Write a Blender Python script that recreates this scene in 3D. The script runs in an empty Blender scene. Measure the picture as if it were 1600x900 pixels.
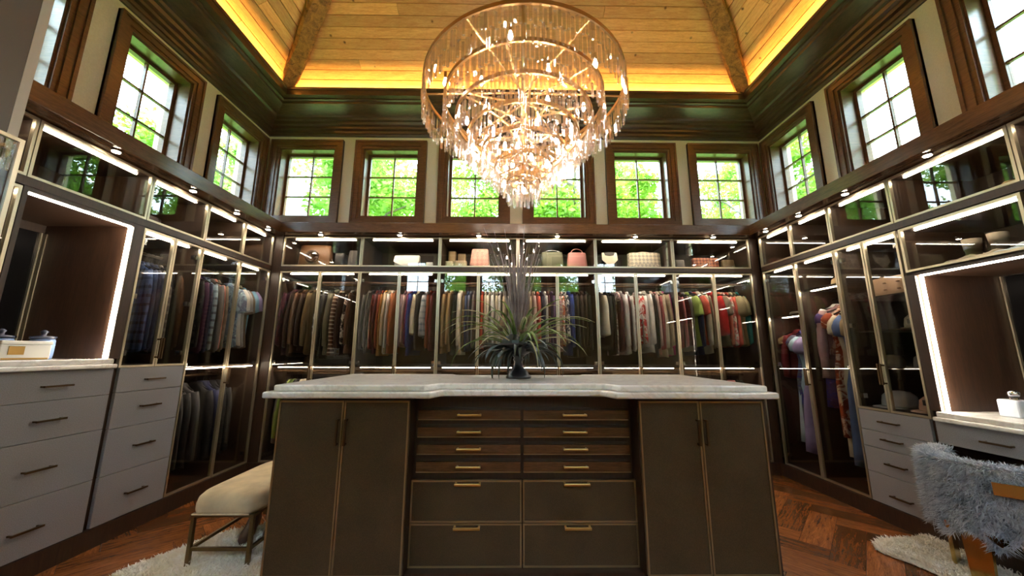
import bpy, math, random
from mathutils import Vector, Matrix
R = random.Random(7)
sc = bpy.context.scene
col = sc.collection

# ------------------------------------------------------------------ camera
F, PITCH, YAW, ROLL, H = 561.05, 0.1772, 0.0110, 0.0032, 1.12
_r0 = Vector((math.cos(YAW), -math.sin(YAW), 0))
_f0 = Vector((math.sin(YAW)*math.cos(PITCH), math.cos(YAW)*math.cos(PITCH), math.sin(PITCH)))
_u0 = _r0.cross(_f0)
RIGHT = _r0*math.cos(ROLL) + _u0*math.sin(ROLL)
UP = _u0*math.cos(ROLL) - _r0*math.sin(ROLL)
cam_d = bpy.data.cameras.new('camera'); cam_d.sensor_width = 36; cam_d.lens = F/1600*36
cam_d.clip_start = 0.02; cam_d.clip_end = 300
cam = bpy.data.objects.new('camera', cam_d); col.objects.link(cam)
m = Matrix.Identity(4)
for i in range(3):
    m[i][0], m[i][1], m[i][2] = RIGHT[i], UP[i], -_f0[i]
m[2][3] = H
cam.matrix_world = m
sc.camera = cam

def ray(u, v): return _f0 + RIGHT*((u-800)/F) - UP*((v-450)/F)
def onx(u, v, X): r = ray(u, v); t = X/r.x; return Vector((X, r.y*t, H+r.z*t))
def ony(u, v, Y): r = ray(u, v); t = Y/r.y; return Vector((r.x*t, Y, H+r.z*t))
def onz(u, v, Z): r = ray(u, v); t = (Z-H)/r.z; return Vector((r.x*t, r.y*t, Z))

# ------------------------------------------------------------------ world, sun, exposure
SKY, SUN = 8.0, 9.0
w = bpy.data.worlds.new('sky'); sc.world = w; w.use_nodes = True
bg = w.node_tree.nodes['Background']; bg.inputs[0].default_value = (0.64, 0.82, 1.0, 1); bg.inputs[1].default_value = SKY
sd = bpy.data.lights.new('sun', 'SUN'); sd.energy = SUN; sd.angle = 0.03; sd.color = (1, .95, .85)
so = bpy.data.objects.new('sun', sd); col.objects.link(so); so.rotation_euler = (math.radians(-22), math.radians(14), 0)
sc.view_settings.view_transform = 'Standard'; sc.view_settings.look = 'None'
sc.view_settings.exposure = 1.68; sc.view_settings.gamma = 1.0; sc.view_settings.use_curve_mapping = False
sc.cycles.transparent_max_bounces = 40
sc.cycles.max_bounces = 10; sc.cycles.diffuse_bounces = 4; sc.cycles.glossy_bounces = 4; sc.cycles.transmission_bounces = 8
sc.cycles.sample_clamp_indirect = 4.0; sc.cycles.caustics_refractive = False; sc.cycles.caustics_reflective = False

# strengths of the place's own lamps
LED, PUCK, BULB, COVE = 30.0, 45.0, 112.0, 78.0

# ------------------------------------------------------------------ helpers
def link(o, parent=None):
    col.objects.link(o)
    if parent: o.parent = parent
    return o
ORG = {}
def wloc(o):
    v = Vector((0, 0, 0))
    while o: v = v + o.location; o = o.parent
    return v
def tag(o, label=None, cat=None, group=None, kind=None):
    if label: o['label'] = label
    if cat: o['category'] = cat
    if group: o['group'] = group
    if kind: o['kind'] = kind
    return o
def empty(name, loc, label, cat, group=None):
    o = bpy.data.objects.new(name, None); o.location = loc; o.empty_display_size = .05
    return tag(link(o), label, cat, group)
class G:
    """collects faces; all coordinates are world coordinates"""
    def __init__(s): s.v = []; s.f = []; s.sm = False
    def box(s, x0, x1, y0, y1, z0, z1, c=0.0):
        if x0 > x1: x0, x1 = x1, x0
        if y0 > y1: y0, y1 = y1, y0
        if z0 > z1: z0, z1 = z1, z0
        n = len(s.v)
        s.v += [(x0,y0,z0),(x1,y0,z0),(x1,y1,z0),(x0,y1,z0),(x0,y0,z1),(x1,y0,z1),(x1,y1,z1),(x0,y1,z1)]
        s.f += [tuple(n+i for i in q) for q in ((3,2,1,0),(4,5,6,7),(0,1,5,4),(1,2,6,5),(2,3,7,6),(3,0,4,7))]
        return s
    def add(s, vs, fs):
        n = len(s.v); s.v += [tuple(v) for v in vs]; s.f += [tuple(n+i for i in q) for q in fs]; return s
    def loft(s, rings, cap=True, closed=True):
        n = len(s.v); k = len(rings[0])
        for r in rings: s.v += [tuple(p) for p in r]
        for a in range(len(rings)-1):
            for i in range(k if closed else k-1):
                j = (i+1) % k
                s.f.append((n+a*k+i, n+a*k+j, n+(a+1)*k+j, n+(a+1)*k+i))
        if cap and closed:
            s.f.append(tuple(n+i for i in reversed(range(k)))); s.f.append(tuple(n+(len(rings)-1)*k+i for i in range(k)))
        return s
    def lathe(s, prof, c=(0,0,0), k=20):
        return s.loft([[(c[0]+r*math.cos(2*math.pi*i/k), c[1]+r*math.sin(2*math.pi*i/k), c[2]+z) for i in range(k)] for r, z in prof])
    def tube(s, pts, r, k=6):
        pts = [Vector(p) for p in pts]; rings = []
        for i, p in enumerate(pts):
            t = (pts[min(i+1, len(pts)-1)] - pts[max(i-1, 0)]).normalized()
            a = t.cross(Vector((0,0,1)));
            if a.length < .1: a = t.cross(Vector((1,0,0)))
            a.normalize(); b = t.cross(a)
            rr = r[i] if isinstance(r, (list, tuple)) else r
            rings.append([p + a*rr*math.cos(2*math.pi*q/k) + b*rr*math.sin(2*math.pi*q/k) for q in range(k)])
        return s.loft(rings)
    def prism(s, poly, z0, z1):
        n = len(s.v); k = len(poly)
        s.v += [(x, y, z0) for x, y in poly] + [(x, y, z1) for x, y in poly]
        s.f += [tuple(n+i for i in reversed(range(k))), tuple(n+k+i for i in range(k))]
        s.f += [(n+i, n+(i+1) % k, n+k+(i+1) % k, n+k+i) for i in range(k)]
        return s
    def mesh(s, name, off=Vector((0,0,0)), smooth=False):
        me = bpy.data.meshes.new(name)
        me.from_pydata([(x-off[0], y-off[1], z-off[2]) for x, y, z in s.v], [], s.f)
        if smooth: me.polygons.foreach_set('use_smooth', [True]*len(me.polygons))
        me.update(); return me
def mk(name, g, mat, parent=None, smooth=False, bevel=0, kind=None):
    me = g.mesh(name, wloc(parent) if parent else Vector((0,0,0)), smooth)
    if mat: me.materials.append(mat)
    o = link(bpy.data.objects.new(name, me), parent)
    if bevel:
        b = o.modifiers.new('edge', 'BEVEL'); b.width = bevel; b.segments = 2; b.limit_method = 'ANGLE'
    if kind: o['kind'] = kind
    return o
def solo(name, g, mat, label, cat, group=None, smooth=False, bevel=0):
    """a thing that is one mesh, its origin at its base"""
    xs = [v[0] for v in g.v]; ys = [v[1] for v in g.v]; z = min(v[2] for v in g.v)
    org = Vector(((min(xs)+max(xs))/2, (min(ys)+max(ys))/2, z))
    me = g.mesh(name, org, smooth); me.materials.append(mat)
    o = link(bpy.data.objects.new(name, me)); o.location = org
    if bevel:
        b = o.modifiers.new('edge', 'BEVEL'); b.width = bevel; b.segments = 2; b.limit_method = 'ANGLE'
    return tag(o, label, cat, group)
def struct(name, g, mat, parent=None, bevel=0, smooth=False):
    o = mk(name, g, mat, parent, smooth, bevel); o['kind'] = 'structure'; return o

# ------------------------------------------------------------------ materials
def srgb(r, g, b):
    f = lambda c: ((c/255+.055)/1.055)**2.4 if c > 10 else c/255/12.92
    return (f(r), f(g), f(b), 1)
class N:
    def __init__(s, name):
        s.m = bpy.data.materials.new(name); s.m.use_nodes = True; s.t = s.m.node_tree; s.n = s.t.nodes
        s.p = s.n['Principled BSDF']; s.out = s.n['Material Output']
    def new(s, t, **k):
        x = s.n.new(t)
        for a, b in k.items(): setattr(x, a, b)
        return x
    def l(s, a, b): s.t.links.new(a, b)
    def set(s, **k):
        for a, b in k.items(): s.p.inputs[a.replace('_', ' ')].default_value = b
        return s
    def coord(s, kind='Object', scale=(1,1,1), rot=(0,0,0)):
        c = s.new('ShaderNodeTexCoord'); mp = s.new('ShaderNodeMapping')
        mp.inputs['Scale'].default_value = scale; mp.inputs['Rotation'].default_value = rot
        s.l(c.outputs[kind], mp.inputs['Vector']); return mp.outputs[0]
    def noise(s, vec, scale, detail=4, rough=.55, dist=0):
        x = s.new('ShaderNodeTexNoise'); s.l(vec, x.inputs['Vector'])
        x.inputs['Scale'].default_value = scale; x.inputs['Detail'].default_value = detail
        x.inputs['Roughness'].default_value = rough; x.inputs['Distortion'].default_value = dist
        return x.outputs[0]
    def ramp(s, fac, stops):
        x = s.new('ShaderNodeValToRGB'); s.l(fac, x.inputs[0]); e = x.color_ramp.elements
        while len(e) < len(stops): e.new(.5)
        for q, (p, c) in zip(e, stops): q.position = p; q.color = c
        return x.outputs[0]
    def mix(s, fac, a, b, mode='MIX'):
        x = s.new('ShaderNodeMix', data_type='RGBA', blend_type=mode)
        for sock, val in ((x.inputs[0], fac), (x.inputs[6], a), (x.inputs[7], b)):
            if hasattr(val, 'is_linked'): s.l(val, sock)
            else: sock.default_value = val
        return x.outputs[2]
    def math(s, op, a, b=0.5):
        x = s.new('ShaderNodeMath', operation=op)
        for sock, val in ((x.inputs[0], a), (x.inputs[1], b)):
            if hasattr(val, 'is_linked'): s.l(val, sock)
            else: sock.default_value = val
        return x.outputs[0]
    def bump(s, h, strength=.2, dist=.01):
        x = s.new('ShaderNodeBump'); x.inputs['Strength'].default_value = strength; x.inputs['Distance'].default_value = dist
        s.l(h, x.inputs['Height']); s.l(x.outputs[0], s.p.inputs['Normal'])
    def color(s, c): s.l(c, s.p.inputs['Base Color'])

def plain(name, c, rough=.5, metal=0, **k):
    n = N(name); n.set(Base_Color=c, Roughness=rough, Metallic=metal, **k); return n.m
def wood(name, c0, c1, scale=(1,1,1), rough=.35, rnd=False, knots=False, amt=1.0, bump=.08):
    """grain runs along the axis whose scale is smallest"""
    n = N(name); v = n.coord('Object', scale)
    if rnd:
        oi = n.new('ShaderNodeObjectInfo'); add = n.new('ShaderNodeVectorMath', operation='ADD')
        sc_ = n.new('ShaderNodeVectorMath', operation='SCALE'); cb = n.new('ShaderNodeCombineXYZ')
        for i in range(3): n.l(oi.outputs['Random'], cb.inputs[i])
        n.l(cb.outputs[0], sc_.inputs[0]); sc_.inputs['Scale'].default_value = 37
        n.l(v, add.inputs[0]); n.l(sc_.outputs[0], add.inputs[1]); v = add.outputs[0]
    f = n.noise(v, 6, 6, .6, 1.2)
    c = n.ramp(f, [(.3, c0), (.7, c1)])
    fine = n.noise(v, 40, 3, .6)
    c = n.mix(.25*amt, c, n.ramp(fine, [(.35, tuple(q*.55 for q in c0[:3])+(1,)), (.6, c1)]))
    if rnd:
        hv = n.new('ShaderNodeHueSaturation'); n.l(c, hv.inputs['Color'])
        n.l(n.math('MULTIPLY_ADD', oi.outputs['Random'], rnd), hv.inputs['Value'])
        hv.inputs['Value'].links[0].from_node.inputs[2].default_value = 1-rnd*.5
        c = hv.outputs[0]
    if knots:
        kv = n.coord('Object', tuple(1/max(q, .35) if q < 1 else 1 for q in scale)); 
        vo = n.new('ShaderNodeTexVoronoi'); n.l(n.coord('Object', (1, 1, 1)), vo.inputs['Vector']); vo.inputs['Scale'].default_value = 5.5
        k = n.ramp(vo.outputs['Distance'], [(.03, (1,1,1,1)), (.10, (0,0,0,1))])
        c = n.mix(k, c, srgb(105, 58, 20))
    n.color(c); n.set(Roughness=rough); n.bump(f, bump, .004)
    return n.m

M = {}
M['casing'] = wood('stained_walnut', srgb(66, 42, 26), srgb(118, 82, 54), (1.2, 1.2, 14), .28)
M['casing_h'] = wood('stained_walnut_along', srgb(66, 42, 26), srgb(112, 78, 52), (1.2, 14, 14), .2)
M['casing_d'] = wood('stained_walnut_deep', srgb(66, 42, 26), srgb(112, 78, 52), (14, 1.2, 14), .2)
M['crown'] = wood('crown_walnut', srgb(46, 31, 21), srgb(88, 64, 46), (1.0, 1.0, 16), .3)
M['cabinet'] = wood('cabinet_walnut', srgb(38, 24, 17), srgb(66, 44, 31), (10, 10, .8), .42)
M['cab_in'] = wood('cabinet_interior', srgb(40, 28, 20), srgb(60, 42, 30), (10, 10, .8), .5)
M['frame'] = plain('champagne_aluminium', srgb(196, 184, 160), .32, .85)
M['bronze'] = plain('dark_bronze', srgb(92, 72, 52), .35, .9)
M['gold'] = plain('brushed_gold', srgb(214, 176, 108), .28, 1)
M['brass'] = plain('polished_brass', srgb(222, 192, 124), .2, 1)
M['chrome'] = plain('polished_chrome', srgb(215, 215, 218), .15, 1)
M['iron'] = plain('dark_hook', srgb(40, 36, 34), .4, .7)
def lacquer():
    n = N('grey_lacquer'); v = n.coord('Object', (1,1,1))
    n.color(n.ramp(n.noise(v, 260, 2, .6), [(.3, srgb(128, 128, 136)), (.7, srgb(152, 152, 160))])); n.set(Roughness=.33); n.bump(n.noise(v, 300, 2), .05, .001); return n.m
M['lacquer'] = lacquer()
def shagreen():
    n = N('dark_shagreen'); v = n.coord('Object', (1,1,1))
    big = n.noise(v, 5, 3); vo = n.new('ShaderNodeTexVoronoi'); n.l(v, vo.inputs['Vector']); vo.inputs['Scale'].default_value = 240
    c = n.mix(.5, n.ramp(big, [(.3, srgb(66, 50, 30)), (.7, srgb(92, 74, 50))]), n.ramp(vo.outputs['Distance'], [(0, srgb(96, 78, 52)), (.6, srgb(54, 40, 24))]))
    n.color(c); n.set(Roughness=.45); n.bump(vo.outputs['Distance'], .12, .001); return n.m
M['shagreen'] = shagreen()
def marble():
    n = N('white_marble'); v = n.coord('Object', (1,1,1))
    a = n.noise(v, 3.2, 8, .62, 2.2); b = n.noise(v, 1.1, 6, .6, 3.5)
    c = n.mix(n.ramp(a, [(.45, (0,0,0,1)), (.5, (.35,.35,.35,1)), (.55, (0,0,0,1))]), n.ramp(b, [(.3, srgb(238, 236, 234)), (.7, srgb(250, 249, 248))]), srgb(190, 184, 182))
    n.color(c); n.set(Roughness=.12); return n.m
M['marble'] = marble()
def wallpaint():
    n = N('cream_paint'); v = n.coord('Object', (1,1,1))
    n.color(n.ramp(n.noise(v, 90, 2), [(.3, srgb(214, 203, 172)), (.7, srgb(224, 214, 184))])); n.set(Roughness=.7); return n.m
M['cream'] = wallpaint()
M['pine_x'] = wood('knotty_pine', srgb(214, 136, 72), srgb(250, 192, 124), (.8, 9, 9), .4, rnd=.5, knots=True)
M['pine_y'] = wood('knotty_pine_side', srgb(214, 136, 72), srgb(250, 192, 124), (9, .8, 9), .4, rnd=.5, knots=True)
M['pine_far'] = wood('pine_high', srgb(188, 134, 72), srgb(222, 176, 108), (.8, 9, 9), .4)
M['beam'] = wood('rough_hewn_beam', srgb(64, 36, 16), srgb(190, 132, 68), (2.2, 2.2, 1.2), .7, bump=.6)
M['floor_base'] = plain('floor_substrate', srgb(50, 28, 16), .6)
M['plank'] = wood('walnut_plank', srgb(66, 34, 17), srgb(150, 92, 48), (9, .9, 9), .26, rnd=1.0)
M['white'] = plain('white_enamel', srgb(235, 235, 232), .4)
M['ext'] = plain('exterior_siding', srgb(170, 160, 140), .8)
M['mirror'] = plain('dark_mirror', srgb(46, 44, 46), .06, .9)
def emit(name, c, s):
    n = N(name); e = n.new('ShaderNodeEmission'); e.inputs[0].default_value = c; e.inputs[1].default_value = s
    n.l(e.outputs[0], n.out.inputs['Surface']); n.n.remove(n.p); return n.m
M['led'] = emit('warm_white_led', (1, .86, .66, 1), LED)
M['led_bright'] = emit('vanity_led', (1, .88, .68, 1), LED*1.1)
M['puck'] = emit('puck_lamp', (1, .84, .6, 1), PUCK)
M['bulb'] = emit('candle_bulb', (1, .87, .72, 1), BULB)
M['cove'] = emit('amber_cove_led', (1, .66, .17, 1), COVE)
def thin_glass(name, tint, ior, rough=0.0):
    n = N(name); tr = n.new('ShaderNodeBsdfTransparent'); tr.inputs[0].default_value = tint
    gl = n.new('ShaderNodeBsdfGlossy'); gl.inputs['Roughness'].default_value = rough; gl.inputs[0].default_value = (1,1,1,1)
    fr = n.new('ShaderNodeFresnel'); ge = n.new('ShaderNodeNewGeometry')
    n.l(n.math('MULTIPLY_ADD', ge.outputs['Backfacing'], 1/ior-ior), fr.inputs[0]); fr.inputs[0].links[0].from_node.inputs[2].default_value = ior
    mx = n.new('ShaderNodeMixShader'); n.l(fr.outputs[0], mx.inputs[0]); n.l(tr.outputs[0], mx.inputs[1]); n.l(gl.outputs[0], mx.inputs[2])
    n.l(mx.outputs[0], n.out.inputs['Surface']); n.n.remove(n.p); return n.m
M['door_glass'] = thin_glass('smoked_door_glass', (.86, .85, .83, 1), 1.5)
M['window_glass'] = thin_glass('window_glass', (.98, .99, .98, 1), 1.3)
def crystal():
    n = N('crystal'); g = n.new('ShaderNodeBsdfGlass'); g.inputs['IOR'].default_value = 1.52; g.inputs['Roughness'].default_value = 0.0
    tr = n.new('ShaderNodeBsdfTransparent'); tr.inputs[0].default_value = (.985, .965, .965, 1)
    gl = n.new('ShaderNodeBsdfGlossy'); gl.inputs['Roughness'].default_value = .16; gl.inputs[0].default_value = (1, .96, .96, 1)
    m1 = n.new('ShaderNodeMixShader'); m1.inputs[0].default_value = .12
    mx = n.new('ShaderNodeMixShader'); mx.inputs[0].default_value = .34
    n.l(tr.outputs[0], m1.inputs[1]); n.l(g.outputs[0], m1.inputs[2])
    n.l(m1.outputs[0], mx.inputs[1]); n.l(gl.outputs[0], mx.inputs[2]); n.l(mx.outputs[0], n.out.inputs['Surface']); n.n.remove(n.p); return n.m
M['crystal'] = crystal()
def leafmat(name, c0, c1, tr=.45, rough=.6):
    n = N(name); oi = n.new('ShaderNodeTexCoord'); f = n.noise(oi.outputs['Object'], .9 if tr > .3 else 9, 3)
    c = n.ramp(f, [(.3, c0), (.7, c1)]); n.color(c); n.set(Roughness=rough)
    if tr:
        t = n.new('ShaderNodeBsdfTranslucent'); n.l(c, t.inputs[0]); mx = n.new('ShaderNodeMixShader'); mx.inputs[0].default_value = tr
        n.l(n.p.outputs[0], mx.inputs[1]); n.l(t.outputs[0], mx.inputs[2]); n.l(mx.outputs[0], n.out.inputs['Surface'])
    return n.m
M['tree_leaf'] = leafmat('tree_leaves', srgb(74, 122, 26), srgb(144, 182, 62))
M['tree_leaf2'] = leafmat('tree_leaves_pale', srgb(92, 142, 46), srgb(160, 194, 90))
M['bark'] = wood('bark', srgb(70, 60, 50), srgb(112, 100, 88), (6, 6, 1), .9, bump=.5)
M['grass'] = leafmat('lawn_grass', srgb(64, 110, 36), srgb(110, 150, 56), 0, .9)

# fabrics -------------------------------------------------------------
FAB = {}
def fabric(cname, rgb, pat=None, rgb2=None):
    key = (cname, pat)
    if key in FAB: return FAB[key]
    n = N(('cloth_'+cname+('_'+pat if pat else '')).replace(' ', '_')); base = srgb(*rgb); v = n.coord('Object', (1,1,1))
    dark = tuple(q*.72 for q in base[:3])+(1,)
    f = n.noise(v, 9, 3)
    c = n.ramp(f, [(.3, dark), (.65, base)])
    if pat:
        b2 = srgb(*(rgb2 or (235, 230, 222)))
        if pat in ('plaid', 'striped'):
            sep = n.new('ShaderNodeSeparateXYZ'); n.l(v, sep.inputs[0])
            lz = n.math('GREATER_THAN', n.math('FRACT', n.math('MULTIPLY', sep.outputs[2], 16.0 if pat == 'plaid' else 24.0)), .68)
            fac = lz
            if pat == 'plaid':
                ly = n.math('GREATER_THAN', n.math('FRACT', n.math('MULTIPLY', sep.outputs[1], 18.0)), .68)
                fac = n.math('MULTIPLY', n.math('ADD', lz, ly), .5)
            c = n.mix(fac, c, b2)
        else:
            vo = n.new('ShaderNodeTexVoronoi'); n.l(v, vo.inputs['Vector']); vo.inputs['Scale'].default_value = 22
            vo2 = n.noise(v, 14, 3, .6, 1.0)
            k = n.ramp(vo2, [(.47, (0,0,0,1)), (.56, (1,1,1,1))]); c = n.mix(k, c, b2)
            c = n.mix(n.ramp(vo.outputs['Distance'], [(.12, (1,1,1,1)), (.24, (0,0,0,1))]), c, tuple(min(1, q*1.6) for q in base[:3])+(1,))
    n.color(c); n.set(Roughness=.85); n.bump(n.noise(v, 240, 2), .15, .002)
    FAB[key] = n.m; return n.m

# ------------------------------------------------------------------ room dimensions (metres)
D, XL, XR = 3.579, -2.400, 2.571            # front planes of the closet fronts
wL, wR, wD, wB = -3.048, 3.234, 4.199, -2.6  # wall faces
CX = (wL+wR)/2
ZB, ZLT, ZUB, ZUT = .11, 1.925, 1.975, 2.292
WALLS = {'back': lambda s, d, z: (s, D-d, z), 'left': lambda s, d, z: (XL+d, s, z), 'right': lambda s, d, z: (XR-d, s, z)}
def wbox(g, wall, s0, s1, d0, d1, z0, z1):
    a = WALLS[wall](s0, d0, z0); b = WALLS[wall](s1, d1, z1)
    return g.box(a[0], b[0], a[1], b[1], a[2], b[2])

# ------------------------------------------------------------------ structure: floor with planks
g = G().box(wL-.2, wR+.2, wB-.2, wD+.2, -.12, -.012)
floor = struct('floor', g, M['floor_base'])
PW, PL = .148, .148*4
pm = G().box(-PW/2+.0012, PW/2-.0012, -PL/2+.0012, PL/2-.0012, -.012, 0).mesh('plank'); pm.materials.append(M['plank'])
cs = math.cos(math.pi/4)
n_pl = 0
for i in range(-26, 27):
    for j in range(-26, 27):
        # herringbone: pairs of planks at right angles, whole pattern turned by 45 degrees
        for o in (0, 1):
            # lattice vectors of the herringbone unit
            ax = i*PW + j*PL*1.0
            u = i*PW + j*2*PL*0.5; vv = i*PW - j*PL
            if o == 0: cxp, cyp, rot = u + PW/2, vv + PL/2, 0
            else: cxp, cyp, rot = u + PW + PL/2 - 0.0, vv + PL - PW/2 - (PL-PW) + 0.0, math.pi/2
            X = (cxp*cs - cyp*cs) + .1; Y = (cxp*cs + cyp*cs) + 2.4
            if -2.75 < X < 2.9 and 1.35 < Y < 3.72 and not (-.95 < X < 1.1 and 1.95 < Y < 2.6):
                p = link(bpy.data.objects.new('plank', pm), floor); p.location = (X, Y, -.001*R.random()); p.rotation_euler = (0, 0, rot+math.pi/4); n_pl += 1
# near the camera and behind it the boards are out of view: a plain wooden field
struct('floor_field', G().box(wL, wR, wB, 1.36, -.012, -.004), wood('walnut_field', srgb(84, 44, 22), srgb(160, 96, 50), (1, 6, 6), .3), floor)

# ------------------------------------------------------------------ structure: walls with window openings
ZC0, ZC1 = 2.66, 3.755      # casing bottom and top
CAS = .105                  # casing width
BW = [(.0955+1.053*(k-2.5), .90) for k in range(6)]
SW = [(3.757-.957*k, .785) for k in range(6)]
RW = BW
def wall(name, pos, lo, hi, centers, axis, out, ZC0=ZC0, ZC1=ZC1):
    g = G(); t0, t1 = (pos, pos+.26*out)
    def seg(a, b, z0, z1):
        if axis == 'x': g.box(a, b, t0, t1, z0, z1)
        else: g.box(t0, t1, a, b, z0, z1)
    seg(lo, hi, -.1, ZC0+CAS*.8); seg(lo, hi, ZC1-CAS, 4.6)
    e = sorted((c-wd/2+CAS, c+wd/2-CAS) for c, wd in centers)
    a = lo
    for p, q in e: seg(a, p, ZC0+CAS*.8, ZC1-CAS); a = q
    seg(a, hi, ZC0+CAS*.8, ZC1-CAS)
    return struct(name, g, M['cream'])
wall('wall_back', wD, wL-.26, wR+.26, BW, 'x', 1)
wall('wall_left', wL, wB-.26, wD, SW, 'y', -1)
wall('wall_right', wR, wB-.26, wD, SW, 'y', 1)
wall('wall_rear', wB, wL, wR, RW, 'x', -1, ZC0, ZC1)
wn = [0]
def window(c, wd, wallpos, axis, out, ZC0=ZC0, ZC1=ZC1):
    """casing on the wall face, jamb liner, sash, muntins and six panes"""
    wn[0] += 1
    root = bpy.data.objects.new('window_%d' % wn[0], None); root.empty_display_size = .05
    root.location = (c, wallpos, ZC0) if axis == 'x' else (wallpos, c, ZC0); link(root); root['kind'] = 'structure'
    root['label'] = 'dark wood framed window of six panes above the closets' if ZC0 > 1 else 'tall dark wood framed window of six panes facing the island'
    def B(g, a, b, d0, d1, z0, z1):   # d positive into the room
        p0, p1 = wallpos - out*d0, wallpos - out*d1
        if axis == 'x': g.box(a, b, p0, p1, z0, z1)
        else: g.box(p0, p1, a, b, z0, z1)
    x0, x1 = c-wd/2, c+wd/2
    g = G()
    for (wid, d) in ((CAS, .022), (CAS*.62, .034), (CAS*.22, .044)):       # stepped moulding
        o = 0 if wid == CAS else (CAS-wid)*.25 if wid > .05 else 0
        B(g, x0+o, x0+o+wid, -.001, d, ZC0, ZC1-o); B(g, x1-o-wid, x1-o, -.001, d, ZC0, ZC1-o)
        B(g, x0+o+wid, x1-o-wid, -.001, d, ZC1-o-wid, ZC1-o); B(g, x0+o+wid, x1-o-wid, -.001, d, ZC0, ZC0+wid*.8)
    mk('casing', g, M['casing'], root)
    i0, i1, zi0, zi1 = x0+CAS, x1-CAS, ZC0+CAS*.8, ZC1-CAS
    g = G()
    for a, b, z0, z1 in ((i0-.004, i0+.016, zi0, zi1), (i1-.016, i1+.004, zi0, zi1), (i0, i1, zi1-.016, zi1+.004), (i0, i1, zi0-.004, zi0+.016)):
        B(g, a, b, -.2, .004, z0, z1)
    mk('jamb', g, M['casing'], root)
    s0, s1, q0, q1 = i0+.016, i1-.016, zi0+.016, zi1-.016
    g = G(); t = .028
    B(g, s0, s0+t, -.16, -.12, q0, q1); B(g, s1-t, s1, -.16, -.12, q0, q1); B(g, s0+t, s1-t, -.16, -.12, q0, q0+t); B(g, s0+t, s1-t, -.16, -.12, q1-t, q1)
    mk('sash', g, M['casing'], root)
    g0, g1, h0, h1 = s0+t, s1-t, q0+t, q1-t
    mt = .016; mid = (g0+g1)/2; hs = (h1-h0)/3
    for a, b, z0, z1 in [(mid-mt/2, mid+mt/2, h0, h1)] + [(g0, g1, h0+hs*k-mt/2, h0+hs*k+mt/2) for k in (1, 2)]:
        g = G(); B(g, a, b, -.155, -.128, z0, z1); mk('muntin', g, M['casing'], root)
    for a, b in ((g0, mid-mt/2), (mid+mt/2, g1)):
        for k in range(3):
            g = G(); B(g, a, b, -.143, -.139, h0+hs*k+(mt/2 if k else 0), h0+hs*(k+1)-(mt/2 if k < 2 else 0)); mk('pane', g, M['window_glass'], root)
for c, wd in BW: window(c, wd, wD, 'x', 1)
for c, wd in SW: window(c, wd, wL, 'y', -1)
for c, wd in SW: window(c, wd, wR, 'y', 1)
for c, wd in RW: window(c, wd, wB, 'x', -1, ZC0, ZC1)

# crown: stepped profile swept round the room (inset from the wall, height)
prof = [(0, 3.815), (.02, 3.815), (.03, 3.84), (.045, 3.845), (.05, 3.875), (.085, 3.88), (.09, 3.905), (.125, 3.915), (.135, 3.945), (.165, 3.95), (.175, 3.975), (.20, 3.985),
        (.365, 4.015), (.37, 4.04), (.40, 4.045), (.405, 4.075), (.44, 4.08), (.445, 4.115), (.475, 4.12), (.48, 4.145), (.465, 4.15), (.46, 4.06), (.0, 4.06)]
def sweep(profile):
    g = G()
    rings = [[(wL+d, wB+d, z) for d, z in profile], [(wR-d, wB+d, z) for d, z in profile], [(wR-d, wD-d, z) for d, z in profile], [(wL+d, wD-d, z) for d, z in profile]]
    k = len(profile); n = 0
    for a in range(4):
        A, B_ = rings[a], rings[(a+1) % 4]
        for i in range(k-1):
            g.add([A[i], B_[i], B_[i+1], A[i+1]], [(3, 2, 1, 0)])
    return g
struct('trim_1', sweep(prof), M['crown'])['label'] = 'dark stepped crown moulding round the room under the wood ceiling'
# cove lamps lying on the crown
for k, (x0, x1, y0, y1) in enumerate(((wL+.36, wR-.36, wD-.41, wD-.39), (wL+.39, wL+.41, wB+.36, wD-.41), (wR-.41, wR-.39, wB+.36, wD-.41), (wL+.36, wR-.36, wB+.39, wB+.41))):
    solo('cove_led_strip', G().box(x0, x1, y0, y1, 4.061, 4.071), M['cove'], ['amber light strip lying in the cove above the row of six windows', 'amber light strip lying in the cove over the drawers with the white counter box', 'amber light strip lying in the cove over the fur-covered chair', 'amber light strip lying in the cove opposite the handbag shelves'][k], 'light strip')

# ceiling: hipped, boarded
SL = .60; Z0c = 3.95
def cz(i): return Z0c + SL*i
half = (wR-wL)/2
g = G()
P = [(wL, wB, cz(0)+.03), (wR, wB, cz(0)+.03), (wR, wD, cz(0)+.03), (wL, wD, cz(0)+.03), (CX, wB+half, cz(half)+.03), (CX, wD-half, cz(half)+.03)]
g.add(P, [(0, 1, 4), (1, 2, 5, 4), (2, 3, 5), (3, 0, 4, 5)])
ceiling = struct('ceiling', g, M['pine_far'])
g = G(); zt = 6.4
g.box(wL-.5, wR+.5, wB-.5, wD+.5, zt, zt+.1); g.box(wL-.5, wL-.26, wB-.5, wD+.5, 4.55, zt); g.box(wR+.26, wR+.5, wB-.5, wD+.5, 4.55, zt); g.box(wL-.5, wR+.5, wD+.26, wD+.5, 4.55, zt); g.box(wL-.5, wR+.5, wB-.5, wB-.26, 4.55, zt)
struct('roof_shell', g, M['ext'], ceiling)
BWID = .103   # board width along the slope
tt = .018
sl_len = math.hypot(1, SL)
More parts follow.
